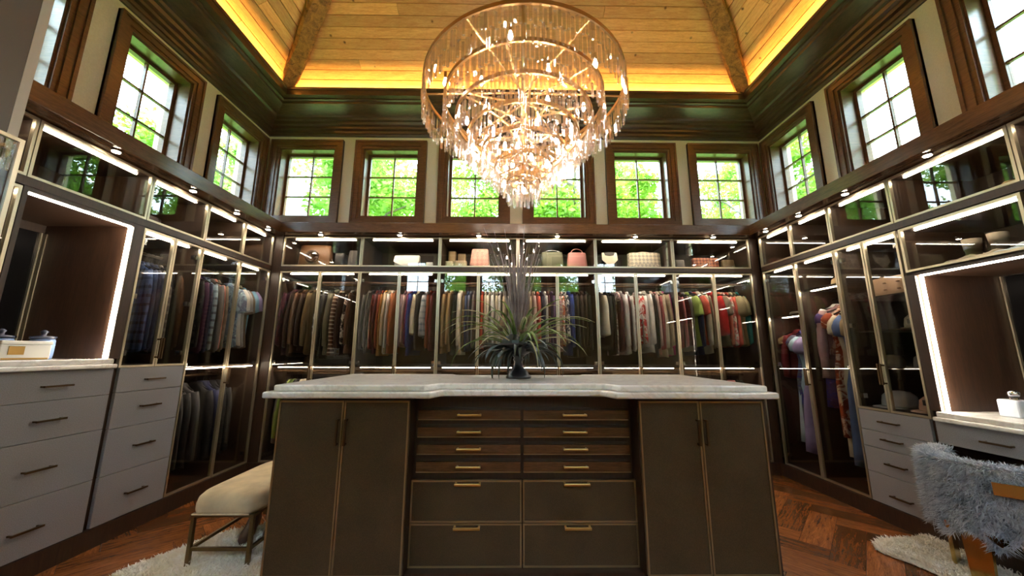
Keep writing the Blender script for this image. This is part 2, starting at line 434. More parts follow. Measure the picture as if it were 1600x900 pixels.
def board(side, i0, i1, a, b):
    """a board between insets i0 and i1, its ends at a and b along the wall; ends follow the hips"""
    g = G(); gap = .003
    def pt(i, s, up):
        z = cz(i) + (0 if up else -tt)
        if side == 'back': return (s, wD-i, z+.02)
        if side == 'left': return (wL+i, s, z+.02)
        return (wR-i, s, z+.02)
    lo = (lambda i: wL+i) if side == 'back' else (lambda i: -.4)
    hi = (lambda i: wR-i) if side == 'back' else (lambda i: wD-i)
    I0, I1 = i0+gap, i1-gap
    def cl(s, i): return max(lo(i), min(hi(i), s))
    v = [pt(I0, cl(a, I0), 0), pt(I0, cl(b, I0), 0), pt(I1, cl(b, I1), 0), pt(I1, cl(a, I1), 0)]
    v += [pt(I0, cl(a, I0), 1), pt(I0, cl(b, I0), 1), pt(I1, cl(b, I1), 1), pt(I1, cl(a, I1), 1)]
    f = [(0,1,2,3),(7,6,5,4),(0,4,5,1),(1,5,6,2),(2,6,7,3),(3,7,4,0)]
    if side == 'left': f = [tuple(reversed(q)) for q in f]
    g.add(v, f); mk('board', g, M['pine_x'] if side == 'back' else M['pine_y'], ceiling)
for side in ('back', 'left', 'right'):
    i = .13
    while i < 1.75:
        i1 = i + BWID/sl_len
        lo, hi = (wL+i, wR-i) if side == 'back' else (-.4, wD-i)
        s = lo; first = True
        while s < hi-.001:
            ln = R.uniform(1.3, 2.9) if not first else R.uniform(.5, 2.2); first = False
            e = s+ln
            if hi-e < .5: e = hi
            board(side, i, i1, s+.0015, e-.0015); s = e
        i = i1
for k in range(4):          # hip beams
    sx, x0, sy, y0 = ((1, wL, -1, wD), (-1, wR, -1, wD), (1, wL, 1, wB), (-1, wR, 1, wB))[k]
    g = G(); rings = []
    n = 26
    for q in range(n):
        i = .30 + q*(half-.35)/n
        c = Vector((x0+sx*i, y0+sy*i, cz(i)-.03)); a = Vector((sx, -sy, 0)).normalized(); up = Vector((0, 0, 1))
        j = lambda: R.uniform(-.008, .008)
        rings.append([c + a*(p+j()) + up*(z+j()) for p, z in ((-.082, .03), (-.085, -.05), (-.06, -.075), (.06, -.075), (.085, -.05), (.082, .03))])
    g.loft(rings); o = mk('hip_beam', g, M['beam'], ceiling)
    o['kind'] = 'structure'

# ledge above the closets (its underside carries the small spot lamps)
ZL0, ZL1, OV = 2.297, 2.402, .12
ye = .55
struct('trim_2', G().box(XL, XR, D-OV, wD, ZL0+.001, ZL1-.001), M['casing_h'], bevel=.004)['label'] = 'wide dark wood ledge under the row of six windows'
struct('trim_3', G().box(wL, XL+OV, ye, wD, ZL0, ZL1), M['casing_d'], bevel=.004)['label'] = 'dark wood ledge running above the drawers with the white counter box'
struct('trim_4', G().box(XR-OV, wR, ye, wD, ZL0, ZL1), M['casing_d'], bevel=.004)['label'] = 'dark wood ledge running above the fur-covered chair'
struct('baseboard_back', G().box(XL-.5, XR+.5, D-.012, D+.05, 0, ZB), M['cabinet'])
struct('baseboard_left', G().box(XL-.05, XL+.010, ye, D, 0, ZB-.002), M['cabinet'])
struct('baseboard_right', G().box(XR-.010, XR+.05, ye, D, 0, ZB-.002), M['cabinet'])
g = G().box(XL-.02, -2.312, D-.002, D+.5, ZB, ZL0); struct('trim_5', g, M['cabinet'])['label'] = 'dark wood corner post beside the brown tote bag cabinet'
g = G().box(2.510, XR+.02, D-.002, D+.5, ZB, ZL0); struct('trim_6', g, M['cabinet'])['label'] = 'dark wood corner post beside the woven clutch cabinet'

# ------------------------------------------------------------------ closets
DEP = .58
def door(root, wall, s0, s1, z0, z1, hs=None, handle=None, hinges=True, gap=.002):
    """glass door: slim metal frame with pane; hs = +1/-1 side (along s) that carries the hinges"""
    t = .0135; g = G(); s0 += gap; s1 -= gap; z0 += gap; z1 -= gap
    for a, b, c, d in ((s0, s0+t, z0, z1), (s1-t, s1, z0, z1), (s0+t, s1-t, z0, z0+t), (s0+t, s1-t, z1-t, z1)):
        wbox(g, wall, a, b, 0, -.02, c, d)
    dr = mk('door', g, M['frame'], root)
    mk('pane', wbox(G(), wall, s0+t, s1-t, -.008, -.012, z0+t, z1-t), M['door_glass'], dr)
    if hs and hinges:
        s = s1-t-.016 if hs > 0 else s0+t+.016
        for z in (z1-.09, (z0+z1)/2, z0+.09) if z1-z0 > .6 else ():
            mk('hinge', wbox(G(), wall, s-.014, s+.014, -.014, -.045, z-.016, z+.016), M['chrome'], dr)
    if handle:
        s = s0+t*.5 if hs and hs > 0 else s1-t*.5
        z = handle; g = G(); wbox(g, wall, s-.005, s+.005, .022, .030, z-.07, z+.07)
        for q in (z-.06, z+.06): wbox(g, wall, s-.004, s+.004, 0, .024, q-.005, q+.005)
        mk('handle', g, M['bronze'], dr)
    return dr
def carcass(root, wall, s0, s1, z0, z1, top=True, dep=DEP):
    t = .009
    mk('back_panel', wbox(G(), wall, s0, s1, -dep, -dep-.012, z0, z1), M['cab_in'], root)
    for a, b in ((s0, s0+t), (s1-t, s1)): mk('side_panel', wbox(G(), wall, a, b, -.021, -dep, z0, z1), M['cab_in'], root)
    mk('bottom_panel', wbox(G(), wall, s0+t, s1-t, -.021, -dep, z0, z0+.016), M['cab_in'], root)
    if top: mk('top_panel', wbox(G(), wall, s0+t, s1-t, -.021, -dep, z1-.014, z1), M['cab_in'], root)
def led(root, wall, s0, s1, d, z, mat='led', h=.005, w=.012):
    mk('led_strip', wbox(G(), wall, s0, s1, d-w/2, d+w/2, z-h, z), M[mat], root)
def shelf(root, wall, s0, s1, z, name='shelf', mat='cab_in', t=.018, d0=-.06, d1=-DEP):
    mk(name, wbox(G(), wall, s0, s1, d0, d1, z-t, z), M[mat], root)
def rod(root, wall, s0, s1, z, d=-.30):
    a = WALLS[wall](s0, d, z); b = WALLS[wall](s1, d, z)
    mk('hanging_rod', G().tube([a, b], .012, 8), M['bronze'], root, smooth=True)
def base(wall, s0, s1, z): p = WALLS[wall]((s0+s1)/2, 0, z); return p

BL, BWD = -2.309, (2.507+2.309)/6
BAGNAME = ['brown tote bag', 'white envelope bag', 'pink quilted bag', 'pink handbag with a hoop handle', 'checkered tote bag', 'brown woven clutch']
SIDE_UP = {}
for k in range(6):
    s0, s1 = BL+k*BWD, BL+(k+1)*BWD
    c = empty('display_cabinet', base('back', s0, s1, ZUB-.045), 'low glass-fronted display cabinet holding the '+BAGNAME[k], 'cabinet', 'display cabinets above the hanging bays')
    carcass(c, 'back', s0, s1, ZUB-.045, ZUT); door(c, 'back', s0, s1, ZUB, ZUT)
    mk('bottom_rail', wbox(G(), 'back', s0, s1, .0, -.02, ZUB-.044, ZUB), M['cabinet'], c)
    led(c, 'back', s0+.09, s1-.09, -.06, ZUT-.018)
    c = empty('wardrobe', base('back', s0, s1, ZB), 'tall glass-fronted wardrobe of hanging clothes below the '+BAGNAME[k], 'wardrobe', 'tall wardrobes along the six windows')
    carcass(c, 'back', s0, s1, ZB, ZLT); m_ = (s0+s1)/2
    door(c, 'back', s0, m_, ZB, ZLT, -1, .92); door(c, 'back', m_, s1, ZB, ZLT, 1, .92)
    led(c, 'back', s0+.08, s1-.08, -.05, ZLT-.018); led(c, 'back', s0+.06, s1-.06, -.05, .972)
    shelf(c, 'back', s0+.009, s1-.009, .99, 'middle_shelf', t=.018, d0=-.04)
    mk('shelf_rail', wbox(G(), 'back', s0+.009, s1-.009, -.06, -.075, .925, .945), M['bronze'], c)
    rod(c, 'back', s0+.009, s1-.009, 1.835); rod(c, 'back', s0+.009, s1-.009, .90)
    mk('rod_bracket', wbox(G(), 'back', s0+.01, s1-.01, -.10, -.112, 1.815, 1.835), M['cabinet'], c)

# side walls --------------------------------------------------------------
LY = [3.572, 3.164, 2.754, 2.522, 2.2915, 1.690]
RY = [3.527, 3.122, 2.720, 2.489, 2.2525, 1.651]
def side(wall, Y, names):
    far, a1, a2, b1, b2, v = Y
    nx = v-.60
    ups = [(a1, far), (a2, a1), (b2, a2), (v, b2), (nx, v)]
    for (s0, s1), nm in zip(ups, names):
        c = empty('display_cabinet', base(wall, s0, s1, ZUB-.045), nm, 'cabinet', 'display cabinets along the side walls')
        carcass(c, wall, s0, s1, ZUB-.045, ZUT); door(c, wall, s0, s1, ZUB, ZUT)
        mk('bottom_rail', wbox(G(), wall, s0, s1, .0, -.02, ZUB-.044, ZUB), M['cabinet'], c)
        led(c, wall, s0+.05, s1-.06, -.06, ZUT-.018)
side('left', LY, ['low glass display cabinet above the short-sleeved shirts', 'low glass display cabinet above the plaid and coral shirts',
                  'low glass display cabinet above the denim shirts and grey drawers', 'wide low glass display cabinet above the niche with the white box', 'low glass display cabinet beyond the niche with the white box'])
side('right', RY, ['low glass display cabinet above the boots and burgundy dress', 'low glass display cabinet above the mauve and blue dresses',
                   'low glass display cabinet above the shelves of hats', 'wide low glass display cabinet with pointed shoes above the fur-covered chair', 'low glass display cabinet beyond the pointed shoes'])
def pull(root, wall, s0, s1, z, mat='bronze'):
    g = G(); wbox(g, wall, s0, s1, .022, .031, z-.005, z+.005)
    for q in (s0+.008, s1-.008): wbox(g, wall, q-.004, q+.004, 0, .024, z-.004, z+.004)
    return mk('handle', g, M[mat], root)
def drawers(root, wall, s0, s1, zs, hz, hl=.127, hc=None):
    hc = hc if hc is not None else (s0+s1)/2
    for (z1, z0), z in zip(zip(zs, zs[1:]), hz):
        d = mk('drawer', wbox(G(), wall, s0+.0015, s1-.0015, .0, -.02, z0+.0015, z1-.0015), M['lacquer'], root, bevel=.0012)
        pull(d, wall, hc-hl/2, hc+hl/2, z)

# left: hanging bay near the corner
c = empty('wardrobe', base('left', LY[2], LY[0], ZB), 'tall glass-fronted wardrobe with coral and light blue shirts over dark suits', 'wardrobe')
carcass(c, 'left', LY[2], LY[0], ZB, ZLT); door(c, 'left', LY[2], LY[1], ZB, ZLT, -1, .92); door(c, 'left', LY[1], LY[0], ZB, ZLT, 1, .92)
led(c, 'left', LY[2]+.06, LY[1]-.1, -.06, ZLT-.018); led(c, 'left', LY[1]+.04, LY[0]-.1, -.06, ZLT-.018); led(c, 'left', LY[2]+.05, LY[0]-.06, -.03, .99)
shelf(c, 'left', LY[2]+.009, LY[0]-.009, 1.008, 'middle_shelf', d0=-.03); rod(c, 'left', LY[2], LY[0], 1.83); rod(c, 'left', LY[2], LY[0], .92)
# left: narrow hanging bay over drawers
c = empty('wardrobe', base('left', LY[4], LY[2], ZB), 'narrow wardrobe of denim shirts behind glass above four grey drawers', 'wardrobe')
carcass(c, 'left', LY[4], LY[2], 1.017, ZLT); door(c, 'left', LY[4], LY[3], 1.017, ZLT, -1, 1.14); door(c, 'left', LY[3], LY[2], 1.017, ZLT, 1, 1.14)
mk('drawer_case', wbox(G(), 'left', LY[4], LY[2], -.021, -DEP, ZB, 1.015), M['cabinet'], c)
drawers(c, 'left', LY[4]+.012, LY[2]-.002, [1.017, .867, .652, .385, .11], [.938, .768, .527, .243])
led(c, 'left', LY[4]+.03, LY[2]-.06, -.06, ZLT-.018); rod(c, 'left', LY[4], LY[2], 1.83)
# left vanity
c = empty('vanity', base('left', LY[5], LY[4], ZB), 'vanity of wide grey drawers with a lit dark niche and marble top', 'vanity')
drawers(c, 'left', LY[5], LY[4]-.02, [1.017, .863, .665, .386, .11], [.937, .765, .524, .24], hc=1.992)
mk('drawer_case', wbox(G(), 'left', LY[5], LY[4], -.021, -DEP, ZB, 1.017), M['cabinet'], c)
mk('niche_back', wbox(G(), 'left', LY[5], LY[4], -.555, -DEP, 1.07, ZLT), M['cab_in'], c)
for a, b in ((LY[4]-.065, LY[4]-.001), (LY[5], LY[5]+.02)): mk('side_panel', wbox(G(), 'left', a, b, .0, -.555, 1.075, ZUB-.046), M['cabinet'], c)
mk('niche_header', wbox(G(), 'left', LY[5]+.02, LY[4]-.065, .0, -.555, 1.905, ZUB-.046), M['cabinet'], c)
led(c, 'left', LY[5]+.02, LY[4]-.08, -.02, 1.904, 'led_bright', .006, .010)
mk('led_strip', wbox(G(), 'left', LY[4]-.075, LY[4]-.066, -.012, -.026, 1.078, 1.90), M['led_bright'], c)
g = G(); wbox(g, 'left', LY[5]+.03, 2.215, -.547, -.554, 1.08, 1.85); mk('mirror', g, M['mirror'], c)
for q in (2.20, 2.225): mk('mirror_strip', wbox(G(), 'left', q-.004, q+.004, -.535, -.554, 1.08, 1.85), M['frame'], c)
def countertop(root, wall, s0, s1, z0, z1, ext_hi=.0, front=.04):
    zm = z0+(z1-z0)*.45; g = G()
    wbox(g, wall, s0, s1, front, -DEP+.03, z0, zm)
    g2 = G(); wbox(g2, wall, s0, s1-.012, front-.014, -DEP+.03, zm, z1)
    o = mk('marble_top', g, M['marble'], root, bevel=.007); mk('marble_top', g2, M['marble'], root, bevel=.006)
countertop(c, 'left', LY[5]+.001, 2.252, 1.019, 1.074)
# left: next tall cabinet and the deeper tower nearer the entrance
c = empty('tall_cabinet', base('left', 1.09, LY[5], ZB), 'tall cabinet with a slim glass door beyond the niche with the white box', 'cabinet')
carcass(c, 'left', 1.09, LY[5], ZB, ZLT); door(c, 'left', 1.10, LY[5]-.002, ZB, ZLT, -1); shelf(c, 'left', 1.1, LY[5]-.01, 1.45); shelf(c, 'left', 1.1, LY[5]-.01, 1.0); led(c, 'left', 1.15, 1.64, -.06, ZLT-.018)
XT = .20
c = empty('entry_tower', base('left', .75, 1.49, 0), 'deep dark tower with a pale edge and a metal-framed mirror door', 'cabinet')
mk('body', wbox(G(), 'left', .75, 1.455, XT-.03, -.0, 0, 3.80), M['cabinet'], c)
mk('upper_panel', wbox(G(), 'left', .75, 1.455, XT-.002, XT-.03, 2.06, 3.80), plain('smoke_grey_panel', srgb(88, 84, 80), .5), c)
mk('edge_strip', wbox(G(), 'left', 1.455, 1.49, XT, .0, 0, 3.80), plain('pale_edge', srgb(186, 180, 168), .5), c)
g = G(); t = .016
for a, b, z0, z1 in ((.77, .77+t, .12, 2.05), (1.50-t, 1.50, .12, 2.05), (.77+t, 1.50-t, .12, .12+t), (.77+t, 1.50-t, 2.05-t, 2.05)): wbox(g, 'left', a, b, XT+.025, XT+.003, z0, z1)
dm = mk('door', g, M['frame'], c); mk('mirror', wbox(G(), 'left', .77+t, 1.50-t, XT+.018, XT+.004, .12+t, 2.05-t), plain('silver_mirror', srgb(190, 195, 205), .02, 1), dm)

# right: dress bay near the corner
c = empty('wardrobe', base('right', RY[2], RY[0], ZB), 'tall glass-fronted wardrobe of long dresses and boots', 'wardrobe')
carcass(c, 'right', RY[2], RY[0], ZB, ZLT); door(c, 'right', RY[2], RY[1], ZB, ZLT, -1, .92); door(c, 'right', RY[1], RY[0], ZB, ZLT, 1, .92)
led(c, 'right', RY[2]+.04, RY[1]-.06, -.06, ZLT-.018); led(c, 'right', RY[1]+.04, RY[0]-.1, -.06, ZLT-.018)
mk('divider', wbox(G(), 'right', RY[1]-.009, RY[1]+.009, -.03, -DEP, ZB, ZLT), M['cab_in'], c)
shelf(c, 'right', RY[1]+.01, RY[0]-.01, 1.475, 'boot_shelf'); led(c, 'right', RY[1]+.03, RY[0]-.1, -.08, 1.456)
shelf(c, 'right', RY[2]+.01, RY[1]-.01, 1.675, 'upper_shelf'); led(c, 'right', RY[2]+.03, RY[1]-.06, -.08, 1.656)
rod(c, 'right', RY[1]+.01, RY[0]-.01, 1.40); rod(c, 'right', RY[2]+.01, RY[1]-.01, 1.585)
# right: hat shelves over drawers
c = empty('wardrobe', base('right', RY[4], RY[2], ZB), 'narrow cabinet of hats behind glass above four grey drawers', 'cabinet')
carcass(c, 'right', RY[4], RY[2], .727, ZLT); door(c, 'right', RY[4], RY[3], .727, ZLT, -1, .98); door(c, 'right', RY[3], RY[2], .727, ZLT, 1, .98)
mk('drawer_case', wbox(G(), 'right', RY[4], RY[2], -.021, -DEP, ZB, .725), M['cabinet'], c)
drawers(c, 'right', RY[4]+.012, RY[2]-.002, [.727, .588, .475, .307, .11], [.659, .543, .387, .186], hc=2.502)
led(c, 'right', RY[4]+.03, RY[2]-.06, -.06, ZLT-.018)
for z in (1.525, 1.285, 1.02):
    mk('glass_shelf', wbox(G(), 'right', RY[4]+.01, RY[2]-.01, -.07, -DEP, z-.008, z), M['cab_in'], c)
# right vanity with knee hole
c = empty('vanity', base('right', RY[5]-.3, RY[4], .6), 'marble-topped makeup vanity with one shallow grey drawer and a lit niche', 'vanity')
d = mk('drawer', wbox(G(), 'right', RY[5]-.29, RY[4]-.015, .0, -.02, .598, .722), M['lacquer'], c, bevel=.0012); pull(d, 'right', 1.898, 2.022, .655)
mk('apron', wbox(G(), 'right', RY[5]-.3, RY[4], -.021, -DEP, .6, .725), M['cabinet'], c)
mk('knee_back', wbox(G(), 'right', RY[5]-.3, RY[4], -.5, -DEP, 0, .6), M['cabinet'], c)
countertop(c, 'right', RY[5]-.3, 2.215, .727, .782)
mk('niche_back', wbox(G(), 'right', RY[5]-.3, RY[4], -.555, -DEP, .783, 1.605), M['cab_in'], c)
mk('side_panel', wbox(G(), 'right', RY[4]-.06, RY[4]-.001, .0, -.555, .783, 1.615), M['cabinet'], c)
mk('niche_header', wbox(G(), 'right', RY[5]-.3, RY[4]-.061, .0, -.555, 1.605, 1.62), M['cabinet'], c)
led(c, 'right', RY[5]-.29, RY[4]-.075, -.02, 1.604, 'led_bright', .006, .010)
mk('led_strip', wbox(G(), 'right', RY[4]-.085, RY[4]-.074, -.012, -.026, .785, 1.60), M['led_bright'], c)
for q in (2.185, 2.21): mk('mirror_strip', wbox(G(), 'right', q-.004, q+.004, -.535, -.554, .79, 1.6), M['frame'], c)
mk('mirror', wbox(G(), 'right', RY[5]-.29, 2.18, -.547, -.554, .79, 1.6), M['mirror'], c)
c = empty('display_cabinet', base('right', RY[5], RY[4], 1.62), 'glass-fronted shoe cabinet just above the lit makeup niche', 'cabinet')
carcass(c, 'right', RY[5]+.002, RY[4]-.002, 1.622, ZLT); door(c, 'right', RY[5]+.012, RY[4]-.012, 1.632, ZLT, None); led(c, 'right', RY[5]+.06, RY[4]-.06, -.06, ZLT-.018)
c = empty('tall_cabinet', base('right', 1.05, RY[5], .79), 'tall glass-fronted cabinet beyond the shoe cabinet over the makeup niche', 'cabinet')
carcass(c, 'right', 1.05, RY[5]-.002, 1.622, ZLT); door(c, 'right', 1.06, RY[5]-.004, 1.632, ZLT, 1)

# small spot lamps under the ledge
def puck(x, y, lab):
    c = empty('spot_lamp', (x, y, ZL0-.012), lab, 'lamp', 'spot lamps under the ledge')
    mk('housing', G().lathe([(.026, .004), (.026, .0118)], (x, y, ZL0-.012), 14), M['bronze'], c)
    mk('lens', G().lathe([(.018, 0), (.020, .0035)], (x, y, ZL0-.012), 14), M['puck'], c)
for k in range(6): puck(BL+(k+.5)*BWD, D-.06, 'small round spot lamp under the ledge over the '+BAGNAME[k])
for wall_, Y, nm in (('left', LY, ['short-sleeved shirts', 'plaid and coral shirts', 'denim shirts', 'niche with the white box']), ('right', RY, ['boots', 'mauve and blue dresses', 'shelves of hats', 'fur-covered chair'])):
    far, a1, a2, b1, b2, v = Y
    for (s0, s1), n_ in zip(((a1, far), (a2, a1), (b2, a2), (v, b2)), nm):
        p = WALLS[wall_]((s0+s1)/2, .06, 0); puck(p[0], p[1], 'small round spot lamp under the ledge over the '+n_)

# ------------------------------------------------------------------ island
IY0, IYC = 1.84, 1.945
X0, X1 = -1.118, 1.285
Xc0, Xc1 = -.478, .645
isl = empty('island', ((X0+X1)/2, 2.25, 0), 'large dark brown closet island with drawers and gold handles under white marble', 'island')
IB = 2.665
mk('left_cabinet', G().box(X0, Xc0, IY0+.018, IB, .10, .888), M['cabinet'], isl)
mk('right_cabinet', G().box(Xc1, X1, IY0+.018, IB, .10, .888), M['cabinet'], isl)
mk('middle_cabinet', G().box(Xc0, Xc1, IYC+.022, IB-.1, .10, .888), M['cabinet'], isl)
mk('plinth', G().box(X0+.03, X1-.03, IY0+.05, IB-.04, 0, .10), M['cabinet'], isl)
mk('plinth', G().box(Xc0, Xc1, IYC-.03, IYC+.05, .0, .098), M['cabinet'], isl)
def framed(x0, x1, z0, z1, y, name, hx=None, hz=None, hlen=.13):
    t = .008
    o = mk(name, G().box(x0+t, x1-t, y+.002, y+.018, z0+t, z1-t), M['shagreen'], isl)
    g = G()
    for a, b, c, d in ((x0, x0+t, z0, z1), (x1-t, x1, z0, z1), (x0+t, x1-t, z0, z0+t), (x0+t, x1-t, z1-t, z1)): g.box(a, b, y-.002, y+.018, c, d)
    mk('metal_edge', g, plain('edge_bronze', srgb(158, 136, 104), .35, .8) if 'edge' not in M else M['edge'], o)
    if hx is not None:
        g = G().box(hx-hlen/2, hx+hlen/2, y-.032, y-.022, hz-.006, hz+.006)
        for q in (hx-hlen/2+.006, hx+hlen/2-.006): g.box(q-.005, q+.005, y-.024, y, hz-.005, hz+.005)
        mk('handle', g, M['gold'], o, bevel=.002)
    return o
M['edge'] = plain('edge_bronze', srgb(166, 144, 110), .35, .8)
for a, b, hs in ((X0+.004, -.800, 1), (-.796, Xc0-.002, -1), (Xc1+.004, .945, 1), (.949, X1-.022, -1)):
    o = framed(a, b, .112, .884, IY0, 'door')
    hx = b-.018 if hs > 0 else a+.018
    g = G().box(hx-.005, hx+.005, IY0-.026, IY0-.018, .68, .80)
    for q in (.685, .795): g.box(hx-.004, hx+.004, IY0-.02, IY0, q-.004, q+.004)
    mk('handle', g, M['bronze'], o)
xm = .075
rows = [(ony(730, b, IYC).z, ony(730, a, IYC).z) for a, b in ((641, 655), (668, 682), (695, 709), (722, 737))]
hz = [ony(730, v, IYC-.03).z for v in (649, 676, 703, 731)]
for sx0, sx1, hx in ((Xc0+.018, xm-.008, -.195), (xm+.008, Xc1-.018, .345)):
    for (z0, z1), hzz in zip(rows, hz):
        d = mk('jewelry_drawer', G().box(sx0, sx1, IYC, IYC+.016, z0, z1), M['casing_h'], isl)
        mk('metal_edge', G().box(sx0, sx1, IYC-.001, IYC+.016, z0-.005, z0-.0005), M['edge'], d)
        mk('tray', G().box(sx0+.01, sx1-.01, IYC+.017, IYC+.021, z1, z1+.012), M['cab_in'], d)
        g = G().box(hx-.062, hx+.062, IYC-.032, IYC-.022, hzz-.005, hzz+.005)
        for q in (hx-.056, hx+.056): g.box(q-.005, q+.005, IYC-.024, IYC, hzz-.004, hzz+.004)
        mk('handle', g, M['gold'], d, bevel=.002)
zz = [ony(730, v, IYC).z for v in (749, 815.5, 885)]
for a, b, hx in ((Xc0-.002+.004, xm-.003, -.195), (xm+.003, Xc1-.002, .345)):
    framed(a, b, zz[1]+.002, zz[0], IYC-.012, 'drawer', hx, ony(730, 758, IYC-.04).z)
    framed(a, b, zz[2], zz[1]-.002, IYC-.012, 'drawer', hx, ony(730, 827, IYC-.04).z)
def island_top(o, z0, z1, name):
    xl, xr = -1.128-o, 1.272+o; yf, yb, rc = 1.80-o, 2.711+o, .10
    def s(x0, x1, y0, y1, n=9):  # smooth S between two points
        return [(x0+(x1-x0)*k/n, y0+(y1-y0)*(.5-.5*math.cos(math.pi*k/n))) for k in range(n+1)]
    poly = [(xl, yf+.0)] + s(-.405+o, -.345+o, yf, yf+rc) + s(.495-o, .555-o, yf+rc, yf) + [(xr, yf), (xr, yb)] + s(.555-o, .495-o, yb, yb-rc) + s(-.345+o, -.405+o, yb-rc, yb) + [(xl, yb)]
    return mk(name, G().prism(poly, z0, z1), M['marble'], isl, bevel=.008)
island_top(.032, .902, .932, 'marble_base'); island_top(0, .932, .962, 'marble_top')

# ------------------------------------------------------------------ chandelier
CY = 2.25; CXC = ony(818, 200, CY).x
ch = empty('chandelier', (CXC, CY, 2.10), 'huge tiered crystal chandelier with gilt rings hanging above the island', 'chandelier')
TIERS = [(.305, .787, .100, 2), (.243, .748, .090, 2), (.207, .690, .084, 2), (.166, .640, .078, 2), (.125, .592, .072, 2), (.086, .546, .066, 2), (.048, .500, .060, 1)]
M['gilt'] = plain('antique_gilt', srgb(178, 138, 88), .3, .95)
allc = []
for ti, (rr, q, ln, rows_) in enumerate(TIERS):
    Rr, z, Lc = rr*CY, H+q*CY, ln*CY
    k = 72
    g = G().loft([[(CXC+(Rr+dr)*math.cos(2*math.pi*i/k), CY+(Rr+dr)*math.sin(2*math.pi*i/k), z+dz) for i in range(k)] for dr, dz in ((-.006, 0), (.006, 0), (.006, .026), (-.006, .026), (-.006, 0))], cap=False)
    ring = mk('ring', g, M['gilt'], ch)
    for a in range(6):
        an = math.pi*a/3+.3*ti
        mk('spoke', G().tube([(CXC+.02*math.cos(an), CY+.02*math.sin(an), z+.03), (CXC+Rr*math.cos(an), CY+Rr*math.sin(an), z+.012)], .007, 6), M['gilt'], ring)
    n = int(2*math.pi*Rr/.026)
    for row in range(rows_):
        l = Lc/rows_*.98
        for i in range(n):
            an = 2*math.pi*(i+.5*row)/n
            jr = R.uniform(-.012, .008); allc.append((ti, row, CXC+(Rr+jr)*math.cos(an), CY+(Rr+jr)*math.sin(an), z-.004-row*l-(.016 if i % 2 else 0), an+R.uniform(-.6, .6), l))
mk('stem', G().tube([(CXC, CY, 2.2), (CXC, CY, cz(half)-.02)], .016, 10), M['gilt'], ch, smooth=True)
mk('canopy', G().lathe([(.09, 0), (.08, .03), (.02, .05)], (CXC, CY, cz(half)-.07), 20), M['gilt'], ch, smooth=True)
def crystal_geom(l):
    """U-shaped glass rod: two legs and a rounded foot, with a neck bead"""
    w_, t_ = .0080, .0048
    return ([(-w_, -t_, 0), (w_, -t_, 0), (w_, t_, 0), (-w_, t_, 0), (-w_, -t_, -l*.92), (w_, -t_, -l*.92), (w_, t_, -l*.92), (-w_, t_, -l*.92), (0, 0, -l)],
            [(0,1,2,3), (0,4,5,1), (1,5,6,2), (2,6,7,3), (3,7,4,0), (4,8,5), (5,8,6), (6,8,7), (7,8,4)])
allc.sort(key=lambda c: (c[2]-0)**2+(c[3])**2 + (c[4]-H)**2)
meshes = {}
rest = G()
for n_, (ti, row, x, y, z, an, l) in enumerate(allc):
    vs, fs = crystal_geom(l)
    if n_ < 300:
        key = round(l, 4)
        if key not in meshes:
            me = G().add(vs, fs).mesh('crystal'); me.materials.append(M['crystal']); meshes[key] = me
        o = link(bpy.data.objects.new('crystal', meshes[key]), ch); o.location = (x-ch.location.x, y-ch.location.y, z-ch.location.z); o.rotation_euler = (0, 0, an+math.pi/2)
    else:
        c_, s_ = math.cos(an+math.pi/2), math.sin(an+math.pi/2)
        rest.add([(x+a*c_-b*s_, y+a*s_+b*c_, z+d) for a, b, d in vs], fs)
o = mk('crystal_strands', rest, M['crystal'], ch); o['kind'] = 'stuff'
bulbs = []
for ti, nb, rf in ((0, 6, .80), (1, 6, .75), (2, 5, .72), (3, 4, .7), (4, 3, .6), (6, 1, 0)):
    rr, q, ln, _ = TIERS[ti]
    for a in range(nb):
        an = 2*math.pi*a/nb + .5*ti+.35
        bx, by, bz = CXC+rr*CY*rf*math.cos(an), CY+rr*CY*rf*math.sin(an), H+q*CY-.05
        b = mk('bulb', G().lathe([(.003, -.03), (.011, -.015), (.013, 0), (.009, .02), (.003, .038)], (bx, by, bz), 10), M['bulb'], ch, smooth=True)
        mk('socket', G().lathe([(.010, .030), (.010, .075)], (bx, by, bz), 8), M['gilt'], b)

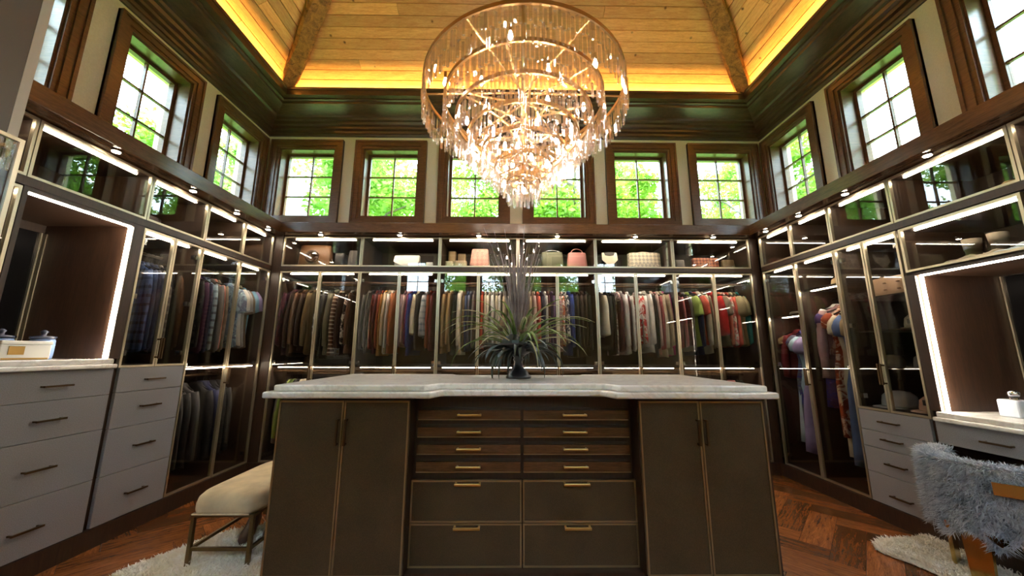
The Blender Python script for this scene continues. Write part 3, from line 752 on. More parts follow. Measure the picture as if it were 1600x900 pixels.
# ------------------------------------------------------------------ garments
def garment_geom(kind, rnd):
    """hangs from z=0 (the rod); thickness along x, width along y, front edge at -y"""
    L_ = {'shirt': .70, 'blouse': .66, 'jacket': .78, 'coat': .84, 'polo': .66, 'dress': 1.12, 'suit': .74, 'wrap': .60}[kind]
    hw = {'shirt': .205, 'blouse': .195, 'jacket': .225, 'coat': .225, 'polo': .21, 'dress': .18, 'suit': .23, 'wrap': .20}[kind]
    th = {'shirt': .020, 'blouse': .017, 'jacket': .030, 'coat': .032, 'polo': .020, 'dress': .024, 'suit': .034, 'wrap': .024}[kind]
    rows_ = [(-.065, .055, .9), (-.085, .075, 1), (-.12, hw*.62, .85), (-.155, hw*.93, .8), (-.19, hw, .85)]
    nb = 9
    for i in range(1, nb+1):
        t = i/nb; z = -.19-(L_-.19)*t
        if kind == 'dress': w_ = hw*(1-.28*math.exp(-((t-.25)/.14)**2)+.12*t)
        elif kind == 'wrap': w_ = hw*(1+.05*t)*(1-.5*max(0, t-.55))
        else: w_ = hw*(1-.06*math.sin(t*3.1))
        rows_.append((z, w_, .9+.55*t))
    g = G(); ph = [rnd.uniform(0, 6.28) for _ in range(4)]; k = 18; rings = []
    lean = rnd.uniform(-.03, .03)
    for ri, (z, w_, tf) in enumerate(rows_):
        tt_ = max(0, (-z-.19)/(L_-.19)); ring = []
        for i in range(k):
            a = 2*math.pi*i/k; cx_, sy_ = math.cos(a), math.sin(a)
            y = w_*(abs(sy_)**.75)*(1 if sy_ > 0 else -1); x = th*tf*(abs(cx_)**.8)*(1 if cx_ > 0 else -1)
            x += tt_*(.010*math.sin(y*42+ph[0]) + .007*math.sin(y*71+ph[1])) + lean*tt_
            zz_ = z + (.012*math.sin(y*30+ph[2]) if ri == len(rows_)-1 else 0) + (.05*abs(math.sin(y*9+ph[3])) if kind == 'wrap' and ri > len(rows_)-4 else 0)
            ring.append((x, y, zz_))
        rings.append(ring)
    g.loft(rings)
    sl = {}
    slen = {'shirt': .55, 'blouse': .50, 'jacket': .58, 'coat': .60, 'polo': .20, 'dress': .13, 'suit': .58, 'wrap': .42}[kind]
    sr = {'shirt': .034, 'blouse': .030, 'jacket': .042, 'coat': .044, 'polo': .060, 'dress': .045, 'suit': .044, 'wrap': .055}[kind]
    slv = []
    for sy in (-1, 1):
        q = G(); rings = []; nn = 8; b = rnd.uniform(-.015, .02)
        for i in range(nn+1):
            t = i/nn
            y = sy*(hw*.86 + .035*t + (.02*math.sin(t*3)) + b*t); z = -.145-slen*t
            r_ = sr*(.75+.35*math.sin(min(1, t*2.2)*1.57))*(1-.32*t if kind not in ('polo', 'dress', 'wrap') else 1+.05*t)
            rings.append([(th*.1+r_*.62*math.cos(2*math.pi*p/10)+.004*math.sin(p*2.1+i), y+r_*math.sin(2*math.pi*p/10), z+.012*math.sin(2*math.pi*p/10)*sy) for p in range(10)])
        q.loft(rings); slv.append(q)
    return g, slv
GM = {}
for kd in ('shirt', 'blouse', 'jacket', 'coat', 'polo', 'dress', 'suit', 'wrap'):
    for var in range(3):
        g, sl = garment_geom(kd, random.Random(hash((len(kd), kd[0], var)) % 1000 if False else 31*var+ord(kd[0])+7*len(kd)))
        ms = []
        for nm, q in ((kd, g), ('sleeve', sl[0]), ('sleeve', sl[1])):
            me = q.mesh(nm, smooth=True); me.materials.append(None); ms.append(me)
        GM[kd, var] = ms
g = G().tube([(0, .0, -.07), (0, 0, -.005), (0, -.016, .012), (0, -.006, .026), (0, .012, .020)], .0028, 5)
g.tube([(0, -.17, -.125), (0, 0, -.07), (0, .17, -.125)], .006, 5)
hang_me = g.mesh('hanger'); hang_me.materials.append(M['iron'])
NAMES = {'shirt': 'long_sleeved_shirt', 'blouse': 'blouse', 'jacket': 'jacket', 'coat': 'coat', 'polo': 'short_sleeved_shirt', 'dress': 'dress', 'suit': 'suit_jacket', 'wrap': 'shawl'}
def setmat(o, m_):
    o.material_slots[0].link = 'OBJECT'; o.material_slots[0].material = m_
GS = random.Random(3)
def garment(wall, s, ztop, kind, cname, rgb, where, group, pat=None, rgb2=None, length=1.0, thick=1.0, dshift=0, tilt=0):
    mat = fabric(cname, rgb, pat, rgb2); var = GS.randrange(3); ms = GM[kind, var]
    o = link(bpy.data.objects.new(NAMES[kind], ms[0])); p = WALLS[wall](s, -.30+dshift, ztop)
    o.location = p
    o.rotation_euler = (GS.uniform(-.02, .02), 0, {'back': 0, 'left': math.pi/2, 'right': -math.pi/2}[wall] + GS.uniform(-.05, .05) + {'back': 0, 'left': -.40, 'right': .12}[wall])
    o.scale = (thick*GS.uniform(.9, 1.15), GS.uniform(.93, 1.02), length*GS.uniform(.96, 1.03)); setmat(o, mat)
    for me in ms[1:]:
        c_ = link(bpy.data.objects.new('sleeve', me), o); setmat(c_, mat)
    link(bpy.data.objects.new('hanger', hang_me), o)
    words = cname + (' '+pat if pat else '')
    tag(o, '%s %s hanging %s' % (words, NAMES[kind].replace('_', ' ').replace('long sleeved', 'long-sleeved').replace('short sleeved', 'short-sleeved'), where), {'shirt': 'shirt', 'polo': 'shirt', 'suit': 'jacket', 'wrap': 'shawl'}.get(kind, kind), group)
    return o
C = dict(plum=(92,44,62), darkbrown=(58,38,28), brown=(96,64,42), olive=(110,90,58), black=(24,22,24), greygreen=(118,116,98), charcoal=(58,56,58), grey=(128,122,120), burgundy=(112,28,38), maroon=(84,26,32),
         rust=(158,70,40), mustard=(200,140,70), cream=(228,216,192), beige=(196,176,146), copper=(176,98,48), mauve=(170,136,142), palepink=(222,190,184), magenta=(140,40,84), royal=(40,62,140), palegrey=(190,190,194),
         tan=(184,154,112), denim=(62,78,118), slate=(92,98,120), orange=(206,84,56), ivory=(236,228,210), white=(240,238,236), coral=(214,100,84), navy=(38,42,78), purple=(84,58,110), terracotta=(186,104,76),
         rose=(206,120,124), hotpink=(226,70,150), red=(190,30,36), lime=(164,186,96), taupe=(140,124,108), salmon=(226,142,122), khaki=(170,158,124), teal=(44,150,150), skyblue=(138,190,226), lavender=(176,160,214), bluedenim=(104,130,190), palblue=(176,206,230), darkpurple=(74,36,72))
CN = dict(darkbrown='dark brown', greygreen='grey-green', palepink='pale pink', royal='royal blue', palegrey='pale grey', bluedenim='light denim blue', palblue='pale blue', hotpink='hot pink', skyblue='sky blue', darkpurple='dark purple', lime='lime green', coral='coral', denim='denim blue', copper='copper brown')
def nm(c): return CN.get(c, c)
BACK = [
 [(449,'plum','coat','floral'),(458,'darkbrown','coat'),(467,'brown','coat'),(476,'darkbrown','jacket'),(484,'olive','coat'),(499,'black','shirt','dotted'),(508,'charcoal','jacket'),(517,'greygreen','coat'),(526,'brown','jacket','striped'),(534,'darkbrown','coat'),(542,'black','blouse','floral'),(550,'brown','coat')],
 [(570,'grey','shirt'),(576,'black','jacket'),(582,'burgundy','shirt','floral'),(587,'maroon','jacket'),(592,'rust','shirt'),(597,'mustard','jacket'),(603,'beige','coat'),(608,'white','jacket'),(614,'copper','coat'),(629,'mauve','shirt'),(633,'palepink','blouse'),(638,'magenta','blouse'),(643,'royal','coat'),(649,'cream','wrap'),(654,'charcoal','shirt'),(662,'palegrey','wrap','plaid'),(670,'rust','shirt'),(676,'burgundy','shirt')],
 [(694,'tan','jacket'),(702,'tan','coat'),(709,'black','coat'),(717,'ivory','coat'),(724,'olive','shirt'),(729,'denim','shirt'),(734,'slate','shirt'),(739,'grey','shirt'),(752,'orange','shirt'),(757,'cream','blouse'),(763,'ivory','blouse'),(769,'white','shirt'),(775,'cream','shirt'),(781,'white','blouse'),(788,'beige','shirt'),(796,'palegrey','blouse')],
 [(815,'ivory','blouse'),(821,'mauve','blouse'),(828,'beige','shirt'),(835,'palepink','blouse'),(842,'coral','blouse'),(848,'navy','shirt'),(853,'white','blouse'),(858,'maroon','shirt'),(864,'purple','blouse'),(874,'mauve','shirt','striped'),(880,'terracotta','blouse','floral'),(886,'navy','blouse','floral'),(892,'royal','coat'),(899,'black','coat'),(907,'darkbrown','coat'),(913,'darkbrown','jacket'),(919,'black','jacket')],
 [(944,'ivory','wrap'),(951,'black','shirt'),(957,'black','coat'),(963,'mauve','dress','floral'),(969,'plum','shirt'),(975,'white','coat'),(981,'maroon','shirt'),(986,'white','shirt'),(1001,'red','blouse','floral'),(1007,'white','shirt'),(1013,'white','coat'),(1019,'black','coat'),(1024,'palepink','coat'),(1029,'rose','shirt'),(1034,'cream','coat'),(1039,'beige','coat'),(1042,'hotpink','coat')],
 [(1064,'rose','blouse'),(1070,'maroon','blouse'),(1076,'grey','shirt'),(1082,'lime','polo'),(1088,'navy','coat'),(1094,'coral','polo'),(1100,'cream','coat'),(1106,'taupe','shirt'),(1121,'red','wrap'),(1128,'taupe','polo'),(1134,'salmon','blouse'),(1140,'rose','blouse','floral'),(1146,'coral','blouse'),(1152,'khaki','polo'),(1158,'khaki','polo'),(1163,'teal','blouse')]]
for k, L_ in enumerate(BACK):
    wh = 'in the wardrobe below the '+BAGNAME[k]
    xs_ = [ony(it[0], 480, D+.16).x for it in L_]
    for gi, it in enumerate(L_):
        u, cn, kd = it[:3]; sp = min(abs(xs_[gi]-xs_[j]) for j in range(len(xs_)) if j != gi); thk = {'jacket': .066, 'coat': .070, 'wrap': .055, 'dress': .055}.get(kd, .048)
        pat = it[3] if len(it) > 3 else None
        s = ony(u, 480, D+.16).x
        rgb2 = {'plaid': (110,124,138), 'striped': (190,170,150), 'dotted': (220,220,220)}.get(pat)
        if cn == 'plum': rgb2 = (60, 30, 44)
        if cn == 'burgundy': rgb2 = (150, 60, 54)
        ln = {'coat': .88, 'jacket': .93}.get(kd, .98)*(.66 if kd == 'dress' else 1)
        garment('back', s, 1.835, kd, nm(cn), C[cn], wh, 'clothes in the wardrobe below the '+BAGNAME[k], pat, rgb2, ln, max(.55, min(1.05, sp/thk)))
# clothes on the low rods at both ends of the back run
for u, cn, kd in ((430,'grey','shirt'),(437,'lime','blouse'),(446,'charcoal','shirt'),(455,'cream','shirt')):
    s = max(BL+.05, ony(u, 660, D+.16).x); garment('back', s, .90, kd, nm(cn), C[cn], 'on the low rod below the brown tote bag', 'clothes on the low rod below the brown tote bag', length=.95)
for s, cn, kd in ((2.16,'charcoal','shirt'),(2.26,'palepink','blouse'),(2.36,'rose','shirt'),(2.44,'black','shirt')):
    garment('back', s, .90, kd, nm(cn), C[cn], 'on the low rod below the brown woven clutch', 'clothes on the low rod below the brown woven clutch', length=.95)
# left wall
for u, cn, kd, pat, r2 in ((236,'bluedenim','shirt','plaid',(40,50,80)),(243,'denim','shirt',None,None),(250,'navy','shirt',None,None),(257,'slate','shirt',None,None),(264,'charcoal','shirt','plaid',(150,140,130)),(271,'black','shirt',None,None),(283,'brown','shirt',None,None),(291,'charcoal','shirt',None,None),(294,'black','jacket',None,None)):
    garment('left', onx(u, 480, XL-.16).y, 1.83, kd, nm(cn), C[cn], 'behind glass above the grey drawers', 'shirts above the grey drawers', pat, r2, 1.0, .9)
for u, cn, kd, pat, r2 in ((318,'black','shirt',None,None),(325,'darkpurple','shirt',None,None),(332,'navy','shirt',None,None),(339,'palblue','shirt','plaid',(60,70,96)),(346,'grey','shirt',None,None),(350,'salmon','shirt',None,None),(355,'taupe','shirt',None,None)):
    garment('left', onx(u, 480, XL-.16).y, 1.83, kd, nm(cn), C[cn], 'between the grey drawers and the short-sleeved shirts', 'long-sleeved shirts by the corner', pat, r2, 1.0, .9)
for u, cn, kd, pat, r2 in ((374,'palblue','polo','floral',(120,130,160)),(379,'white','polo',None,None),(384,'palegrey','polo',None,None),(389,'taupe','polo',None,None),(394,'skyblue','polo',None,None),(400,'lavender','polo',None,None),(406,'red','polo',None,None)):
    garment('left', onx(u, 480, XL-.16).y, 1.83, kd, nm(cn), C[cn], 'in the corner wardrobe over the dark suits', 'short-sleeved shirts by the corner', pat, r2, 1.0, .95)
for y, cn in ((2.82,'taupe'),(2.88,'charcoal'),(2.95,'charcoal'),(3.02,'black'),(3.09,'charcoal'),(3.24,'black'),(3.31,'navy'),(3.38,'black'),(3.45,'black')):
    garment('left', y, .92, 'suit', nm(cn), C[cn], 'on the low rod under the coral shirts', 'dark suits on the low rod', length=.92)
# right wall
for u, cn, kd, pat, r2, ln in ((1228,'olive','dress','floral',(200,180,140),.72),(1236,'burgundy','blouse',None,None,.75),(1246,'slate','dress','floral',(60,60,140),.84),(1254,'palblue','dress',None,None,.98),(1262,'lavender','dress',None,None,1.04)):
    garment('right', onx(u, 580, XR+.16).y, 1.40, kd, nm(cn), C[cn], 'below the boot shelf', 'dresses below the boot shelf', pat, r2, ln, 1.7)
for u, cn, kd, pat, r2, ln in ((1274,'mauve','coat',None,None,.8),(1283,'palepink','blouse','floral',(170,110,100),.7),(1290,'purple','dress','floral',(60,50,130),.82),(1297,'white','blouse',None,None,.7),(1303,'burgundy','blouse',None,None,.8),(1311,'rust','dress','floral',(220,190,170),1.0),(1318,'cream','dress',None,None,1.14),(1327,'bluedenim','dress',None,None,1.2),(1337,'beige','dress',None,None,1.2)):
    garment('right', max(2.77, min(3.06, onx(u, 580, XR+.16).y)), 1.585, kd, nm(cn), C[cn], 'between the boots and the shelves of hats', 'dresses beside the hat shelves', pat, r2, ln, 1.25)

# ------------------------------------------------------------------ bags and shoes in the cabinets
def bagform(w_, d_, h_, top=.8, dtop=.35, rnd=.02):
    """tapering bag body standing at the origin, front at -y"""
    rings = []
    for t in (0, .06, .3, .6, .85, .97, 1):
        ww = w_/2*(1+(top-1)*t); dd = d_/2*(1+(dtop-1)*t); e = .93 if t in (0, 1) else 1
        rings.append([(ww*e*(abs(math.cos(a))**.35)*(1 if math.cos(a) > 0 else -1), dd*e*(abs(math.sin(a))**.5)*(1 if math.sin(a) > 0 else -1), h_*t) for a in [2*math.pi*i/20 for i in range(20)]])
    return rings
def put(g, loc, rz=0):
    c_, s_ = math.cos(rz), math.sin(rz)
    g.v = [(loc[0]+x*c_-y*s_, loc[1]+x*s_+y*c_, loc[2]+z) for x, y, z in g.v]; return g
def quilt(name, rgb, rgb2, scale=24, rough=.5):
    n = N(name); v = n.coord('Object', (1, 1, 1), (0, math.pi/4, 0)); ck = n.new('ShaderNodeTexChecker'); n.l(v, ck.inputs[0]); ck.inputs['Scale'].default_value = scale
    n.l(n.mix(ck.outputs[1], srgb(*rgb), srgb(*rgb2)), n.p.inputs['Base Color']); n.set(Roughness=rough); n.bump(ck.outputs[1], .2, .002); return n.m
ZS = ZUB-.045+.017
def bag(name, u0, u1, ytop, mat, label, Y=3.74, dep=.12, top=.85, dtop=.4, handle=None, hm=None, flap=None, clasp=False, zs=ZS, cat='bag'):
    a, b = ony(u0, 415, Y), ony(u1, 415, Y); w_ = b.x-a.x; h_ = ony((u0+u1)/2, ytop, Y).z - zs; loc = ((a.x+b.x)/2, Y+dep/2, zs)
    c = empty(name, loc, label, cat, 'bags on the display shelves')
    h_ = min(h_, .312 if not handle else .25)
    mk('body', put(G().loft(bagform(w_, dep, h_, top, dtop)), loc), mat, c, smooth=True)
    if handle:
        hh, hw = handle
        mk('handle', put(G().tube([(hw*math.cos(math.pi*q/12), 0, h_*.97+hh*math.sin(math.pi*q/12)) for q in range(13)], .006, 6), loc), hm or mat, c, smooth=True)
    if flap:
        t = .55
        yy = -dep/2*1.0
        g = G().add([(-w_/2*.93, yy*.62, h_*.97), (w_/2*.93, yy*.62, h_*.97), (w_/2*.98, yy-.004, h_*.62), (0, yy-.010, h_*.28), (-w_/2*.98, yy-.004, h_*.62)], [(4, 3, 2, 1, 0)])
        g.add([(x, y+.004, z) for x, y, z in g.v[:5]], [(0, 1, 2, 3, 4)]); mk('flap', put(g, loc), flap, c)
    if clasp: mk('clasp', put(G().lathe([(.012, -.006), (.014, 0), (.012, .006)], (0, 0, 0), 10), (loc[0], loc[1]-dep/2-.014, zs+h_*.33)), M['gold'], c)
    return c, loc, w_, h_
leath = lambda n_, c_, r_=.45: plain('leather_'+n_, srgb(*c_), r_)
b0 = bag('tote_bag', 460, 513, 378, leath('brown', (122, 86, 56)), 'large brown leather tote with a round ornament in the corner display cabinet', dep=.16, top=.92, dtop=.5)
mk('ring_ornament', put(G().loft([[(.055*math.cos(2*math.pi*i/20)*(1+.35*math.cos(a)), -.012*math.sin(a), .055*math.sin(2*math.pi*i/20)*(1+.35*math.cos(a))) for a in [2*math.pi*j/8 for j in range(8)]] for i in range(21)]), (b0[1][0], b0[1][1]-.09, ZS+.17)), leath('dark_brown', (64, 42, 28)), b0[0], smooth=True)
bag('box_bag', 520, 536, 395, leath('black_box', (40, 34, 36)), 'small dark box bag beside the brown tote bag', dep=.13, top=.95, dtop=.8)
bag('boot_bag', 540, 556, 390, leath('grey_shag', (88, 82, 80), .8), 'shaggy dark grey pouch at the end of the brown tote cabinet', dep=.12, top=.8)
bag('envelope_bag', 614, 655, 398, leath('white', (226, 222, 216)), 'white envelope bag with a pointed flap', dep=.10, top=.98, dtop=.5, flap=leath('white_flap', (236, 232, 226)), clasp=True)
bag('card_case', 664, 676, 409, leath('white_case', (214, 214, 214)), 'small white case beside the white envelope bag', dep=.07, top=.9)
bag('vanity_case', 699, 712, 392, leath('beige_case', (178, 152, 112)), 'upright beige case behind the small cream pouch', Y=3.86, dep=.10, top=.95, dtop=.8)
bag('vanity_case', 714, 728, 396, leath('tan_case', (160, 136, 100)), 'upright tan case between the beige case and the quilted bag', Y=3.86, dep=.10, top=.95, dtop=.8)
bag('pouch', 694, 707, 407, leath('cream_pouch', (224, 206, 176)), 'small cream pouch in front of the beige case', Y=3.69, dep=.08, top=.9)
bag('clutch', 708, 729, 407, leath('beige_clutch', (210, 182, 150)), 'flat beige clutch lying before the quilted bag', Y=3.69, dep=.08, top=.98, dtop=.9)
bag('quilted_bag', 731, 767, 387, quilt('pink_quilting', (222, 168, 152), (206, 150, 136), 28), 'dusty pink quilted domed bag', dep=.15, top=.72, dtop=.4)
bag('crossbody_bag', 846, 882, 391, leath('olive', (96, 98, 72)), 'olive green slouchy bag with a chain strap', dep=.12, top=.92, dtop=.4, handle=(.03, .09), hm=M['chrome'])
bag('hoop_handbag', 886, 921, 393, leath('pink', (206, 142, 138)), 'smooth pink handbag with a tall hoop handle', dep=.14, top=.80, dtop=.5, handle=(.055, .065))
bag('mini_backpack', 941, 966, 393, leath('black', (44, 40, 40)), 'small black backpack with a white flap and gold clasp', dep=.10, top=.78, dtop=.7, flap=leath('ivory', (226, 216, 196)), clasp=True)
bag('checkered_tote', 985, 1036, 387, quilt('checker_canvas', (216, 204, 182), (164, 158, 150), 34, .6), 'large cream and grey checkered tote bag', dep=.15, top=1.0, dtop=.55, handle=(.02, .08), hm=leath('cream_strap', (220, 200, 170)))
bag('dark_pouch', 1056, 1074, 405, leath('dark_olive', (66, 58, 48)), 'dark pouch leaning beside the woven clutch', dep=.10, top=.8)
bag('woven_clutch', 1086, 1127, 402, quilt('brown_weave', (96, 42, 28), (150, 88, 56), 40), 'brown woven clutch with a wavy top', dep=.12, top=1.0, dtop=.6)
bag('flat_bag', 1131, 1152, 405, leath('olive_brown', (98, 80, 52)), 'olive brown flat bag next to the woven clutch', dep=.10, top=.9)
def shoe(g, L_=.24, hgt=.09, shaft=0, w_=.08):
    """toe towards -y"""
    rings = []
    for t, wf, hf in ((0, .45, .35), (.08, .75, .42), (.3, 1, .5), (.5, .85, .7), (.7, .75, 1), (.9, .8, 1.05), (1, .6, .95)):
        y = -L_/2+L_*t; ww = w_/2*wf; hh = hgt*hf
        rings.append([(ww*math.cos(a), y, hh/2+hh/2*math.sin(a)) for a in [2*math.pi*i/10 for i in range(10)]])
    g.loft(rings)
    if shaft: g.loft([[(w_*.42*f*math.cos(a), L_*.26+w_*.55*f*math.sin(a), z) for a in [2*math.pi*i/12 for i in range(12)]] for z, f in ((hgt*.5, .95), (hgt*1.3, .85), (shaft*.6, 1), (shaft, 1.15))])
    return g
def shoes(name, loc, rz, mat, label, pair=2, gap=.1, group=None, **k):
    for q in range(pair):
        off = (q-.5*(pair-1))*gap; p = (loc[0]+off*math.cos(rz), loc[1]+off*math.sin(rz), loc[2])
        solo(name, put(shoe(G(), **k), p, rz), mat, label, 'boot' if 'boot' in name else 'shoe', group or (label[:40]), smooth=True)
RZR, RZL = -math.pi/2, math.pi/2
zR = ZS
shoes('ankle_boot', (XR+.26, 3.33, 1.476), RZR, leath('boot_grey', (120, 108, 96)), 'grey tall boot on the shelf above the burgundy blouse', gap=.13, shaft=.34, L_=.25)
shoes('tall_boot', (XR+.24, 3.30, zR), RZR, leath('boot_green', (86, 104, 66)), 'green boot in the display cabinet at the corner post', gap=.14, shaft=.25, L_=.24)
shoes('pump', (XR+.20, 2.93, zR), RZR, leath('red_pump', (120, 20, 26)), 'dark red shoe in the display cabinet above the dresses', gap=.11)
for k_, (y, c_, lb) in enumerate(((2.60, (150, 112, 92), 'dusty brown'), (2.47, (166, 120, 96), 'tan'), (2.36, (140, 84, 70), 'reddish brown'))):
    loc = (XR+.18, y, zR); c = empty('handbag', loc, '%s small bag in the display cabinet above the hats' % lb, 'bag', 'bags above the hats')
    mk('body', put(G().loft(bagform(.11, .10, .085, .85, .5)), loc, RZR), leath('small_'+lb.replace(' ', '_'), c_), c, smooth=True)
shoes('pointed_shoe', (XR+.17, 1.79, zR), RZR, leath('tan_suede', (168, 138, 104), .8), 'tan pointed shoe standing upright at the end of the wide display cabinet', gap=.11, hgt=.13)
shoes('ankle_boot', (XR+.2, 2.02, 1.639), RZR, leath('stone_suede', (150, 140, 124), .8), 'stone grey ankle boot in the cabinet above the makeup niche', gap=.12, shaft=.17)
shoes('sneaker', (XR+.2, 1.80, 1.639), RZR, leath('pale_sneaker', (170, 186, 200), .7), 'pale blue sneaker in the cabinet above the makeup niche', gap=.11)
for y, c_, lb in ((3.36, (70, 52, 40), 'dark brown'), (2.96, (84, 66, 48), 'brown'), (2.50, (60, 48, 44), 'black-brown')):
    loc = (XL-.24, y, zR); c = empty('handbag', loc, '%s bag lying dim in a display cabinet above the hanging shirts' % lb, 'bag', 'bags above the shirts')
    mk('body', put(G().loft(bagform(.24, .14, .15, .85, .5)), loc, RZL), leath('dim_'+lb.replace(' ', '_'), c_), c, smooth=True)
# hats and box bag on the shelves over the right drawers
def hat(name, loc, r_, h_, mat, label, brim=1.6, cap=False):
    c = empty(name, loc, label, 'hat', 'hats on the shelves')
    mk('crown', put(G().lathe([(r_, 0), (r_*1.0, h_*.3), (r_*.92, h_*.7), (r_*.6, h_*.95), (r_*.1, h_)], (0, 0, 0), 18), loc), mat, c, smooth=True)
    if cap:
        g = G(); k_ = 9; top = [(r_*1.0*math.sin(a), -r_*.75-r_*.95*max(0, math.cos(a)), .004+.02*abs(math.sin(a))*0) for a in [(-1.35+2.7*i/(k_-1)) for i in range(k_)]]
        bot = [(r_*.98*math.sin(a), -r_*.55*math.cos(a), .012) for a in [(-1.35+2.7*i/(k_-1)) for i in range(k_)]]
        g.loft([[*top, *[(x, y, z+.006) for x, y, z in reversed(top)]], [*bot, *[(x, y, z+.006) for x, y, z in reversed(bot)]]])
        mk('visor', put(g, loc, RZR), mat, c, smooth=True)
    else: mk('brim', put(G().lathe([(r_*.9, .0), (r_*brim, .004), (r_*brim, .009), (r_*.9, .012)], (0, 0, 0), 22), loc), mat, c, smooth=True)
loc = (XR+.2, 2.50, 1.526); c = empty('tufted_bag', loc, 'cream tufted box bag on the top shelf above the hats', 'bag')
mk('body', put(G().loft(bagform(.29, .14, .135, .98, .8)), loc, RZR), leath('cream_tufted', (216, 180, 148)), c, smooth=True)
for i in range(3):
    for j in range(2): mk('button', G().lathe([(.008, -.005), (.011, 0), (.008, .005)], (loc[0]-.072, loc[1]-.09+.09*i, loc[2]+.04+.05*j), 8), leath('cream_button', (170, 136, 108)), c)
hat('red_cap', (XR+.24, 2.31, 1.526), .04, .07, leath('red_felt', (190, 24, 34), .8), 'red cap beside the cream tufted box bag', cap=True)
hat('bucket_hat', (XR+.18, 2.37, 1.286), .075, .10, leath('stone_felt', (172, 164, 146), .9), 'pale stone bucket hat on the shelf under the tufted bag', 1.25)
hat('straw_hat', (XR+.2, 2.61, 1.021), .07, .09, leath('striped_felt', (130, 122, 112), .9), 'grey striped hat on the shelf with the dark box', 1.2)
hat('sun_hat', (XR+.22, 2.40, 1.021), .07, .10, leath('grey_felt', (104, 104, 104), .9), 'wide-brimmed dim grey hat on the lower shelf', 1.5)
hat('baseball_cap', (XR+.18, 2.585, .744), .095, .12, leath('grey_cap', (170, 174, 186), .9), 'light grey baseball cap at the bottom of the hat cabinet', cap=True)
hat('baseball_cap', (XR+.46, 2.47, .744), .09, .15, leath('blue_cap', (120, 142, 170), .9), 'dusty blue baseball cap behind the light grey one', cap=True)
hat('baseball_cap', (XR+.18, 2.36, .744), .085, .11, leath('pink_cap', (204, 172, 160), .9), 'pinkish baseball cap at the bottom of the hat cabinet', cap=True)
loc = (XR+.26, 2.93, 1.676); hat('cream_hat', loc, .09, .09, leath('oat_felt', (196, 172, 130), .9), 'oat-coloured felt hat on the shelf above the mauve coat', 1.6)

# ------------------------------------------------------------------ things on the vanities
loc = (-2.545, 1.915, 1.0745)
c = empty('storage_box', loc, 'white lidded box with a gold label on the marble counter by the lit niche', 'box')
mk('body', G().box(-2.61, -2.47, 1.80, 2.0, 1.0748, 1.150), M['white'], c, bevel=.004); mk('lid', G().box(-2.613, -2.467, 1.797, 2.003, 1.151, 1.170), M['white'], c, bevel=.004)
mk('label_plate', G().box(-2.4695, -2.4675, 1.83, 1.89, 1.10, 1.142), M['gold'], c); mk('foot_band', G().box(-2.4698, -2.4678, 1.81, 1.99, 1.076, 1.084), M['gold'], c)
M['blueglass'] = plain('blue_glaze', srgb(120, 146, 196), .15)
for y, lb in ((1.945, 'dark-lidded blue jar behind the white box'), (2.058, 'dark-lidded blue jar at the end of the white box')):
    loc = (-2.68 if y < 2 else -2.60, y, 1.0748); c = empty('jar', loc, lb, 'jar')
    mk('body', G().lathe([(.045, 0), (.048, .02), (.048, .10), (.044, .11)], loc, 20), M['blueglass'], c, smooth=True)
    mk('lid', G().lathe([(.050, .111), (.050, .124), (.012, .128), (.010, .140), (.016, .150), (.006, .160)], loc, 20), plain('dark_lid', srgb(52, 58, 80), .25), c, smooth=True)
loc = (2.76, 2.00, .7825); c = empty('perfume_bottle', loc, 'square blue-white perfume bottle with a clear stopper on the makeup vanity', 'bottle')
mk('body', G().box(2.715, 2.805, 1.955, 2.045, .7828, .875), leafmat('milky_blue_glass', srgb(176, 190, 214), srgb(226, 230, 238), 0, .1), c, bevel=.008)
mk('collar', G().lathe([(.018, .0925), (.018, .104)], loc, 14), M['chrome'], c); mk('stopper', G().lathe([(.010, .1045), (.022, .112), (.024, .130), (.012, .142)], loc, 12), M['chrome'], c, smooth=True)

# ------------------------------------------------------------------ plant arrangement on the island
PX, PY = .067, 2.30
c = empty('plant_arrangement', (PX, PY, .962), 'tall arrangement of grasses and dark leaves in a black footed urn on the island', 'plant')
urn = leafmat('black_urn', srgb(20, 20, 24), srgb(46, 44, 48), 0, .28)
mk('urn', G().lathe([(.078, 0), (.080, .012), (.066, .022), (.060, .040), (.046, .050), (.030, .072), (.024, .10), (.034, .112), (.026, .125), (.05, .145), (.105, .175), (.125, .200), (.128, .212), (.11, .205), (.02, .19)], (PX, PY, .9622), 28), urn, c, smooth=True)
M['blade'] = leafmat('green_blade', srgb(62, 96, 40), srgb(150, 174, 96), .2); M['blade_d'] = leafmat('dark_leaf', srgb(16, 26, 24), srgb(44, 60, 54), .1, .35); M['plume'] = leafmat('mauve_grass', srgb(116, 100, 104), srgb(176, 164, 164), .2); M['blade_p'] = leafmat('pale_blade', srgb(150, 150, 104), srgb(206, 204, 168), .25)
PR = random.Random(21)
def blade(az, el, ln, wd, droop, mat, name, z0=.18, r0=.02):
    pts = []; p = Vector((PX+r0*math.cos(az), PY+r0*math.sin(az), .962+z0)); e = el; n = 10
    for i in range(n+1):
        pts.append((p.copy(), e)); e -= droop/n*(.4+1.3*i/n); p = p + Vector((math.cos(az)*math.cos(e), math.sin(az)*math.cos(e), math.sin(e)))*(ln/n)
    side_ = Vector((-math.sin(az), math.cos(az), 0)); rows_ = []
    for i, (q, e_) in enumerate(pts):
        t = i/n; w_ = wd*(.55+.9*t if t < .4 else .91*(1-((t-.4)/.6)**1.6)+.02); nrm = Vector((-math.cos(az)*math.sin(e_), -math.sin(az)*math.sin(e_), math.cos(e_)))
        q.z = max(q.z, .968)
        rows_.append([q-side_*w_+nrm*w_*.5, q-nrm*.0012, q+side_*w_+nrm*w_*.5, q+nrm*.0012])
    mk(name, G().loft(rows_), mat, c, smooth=True)
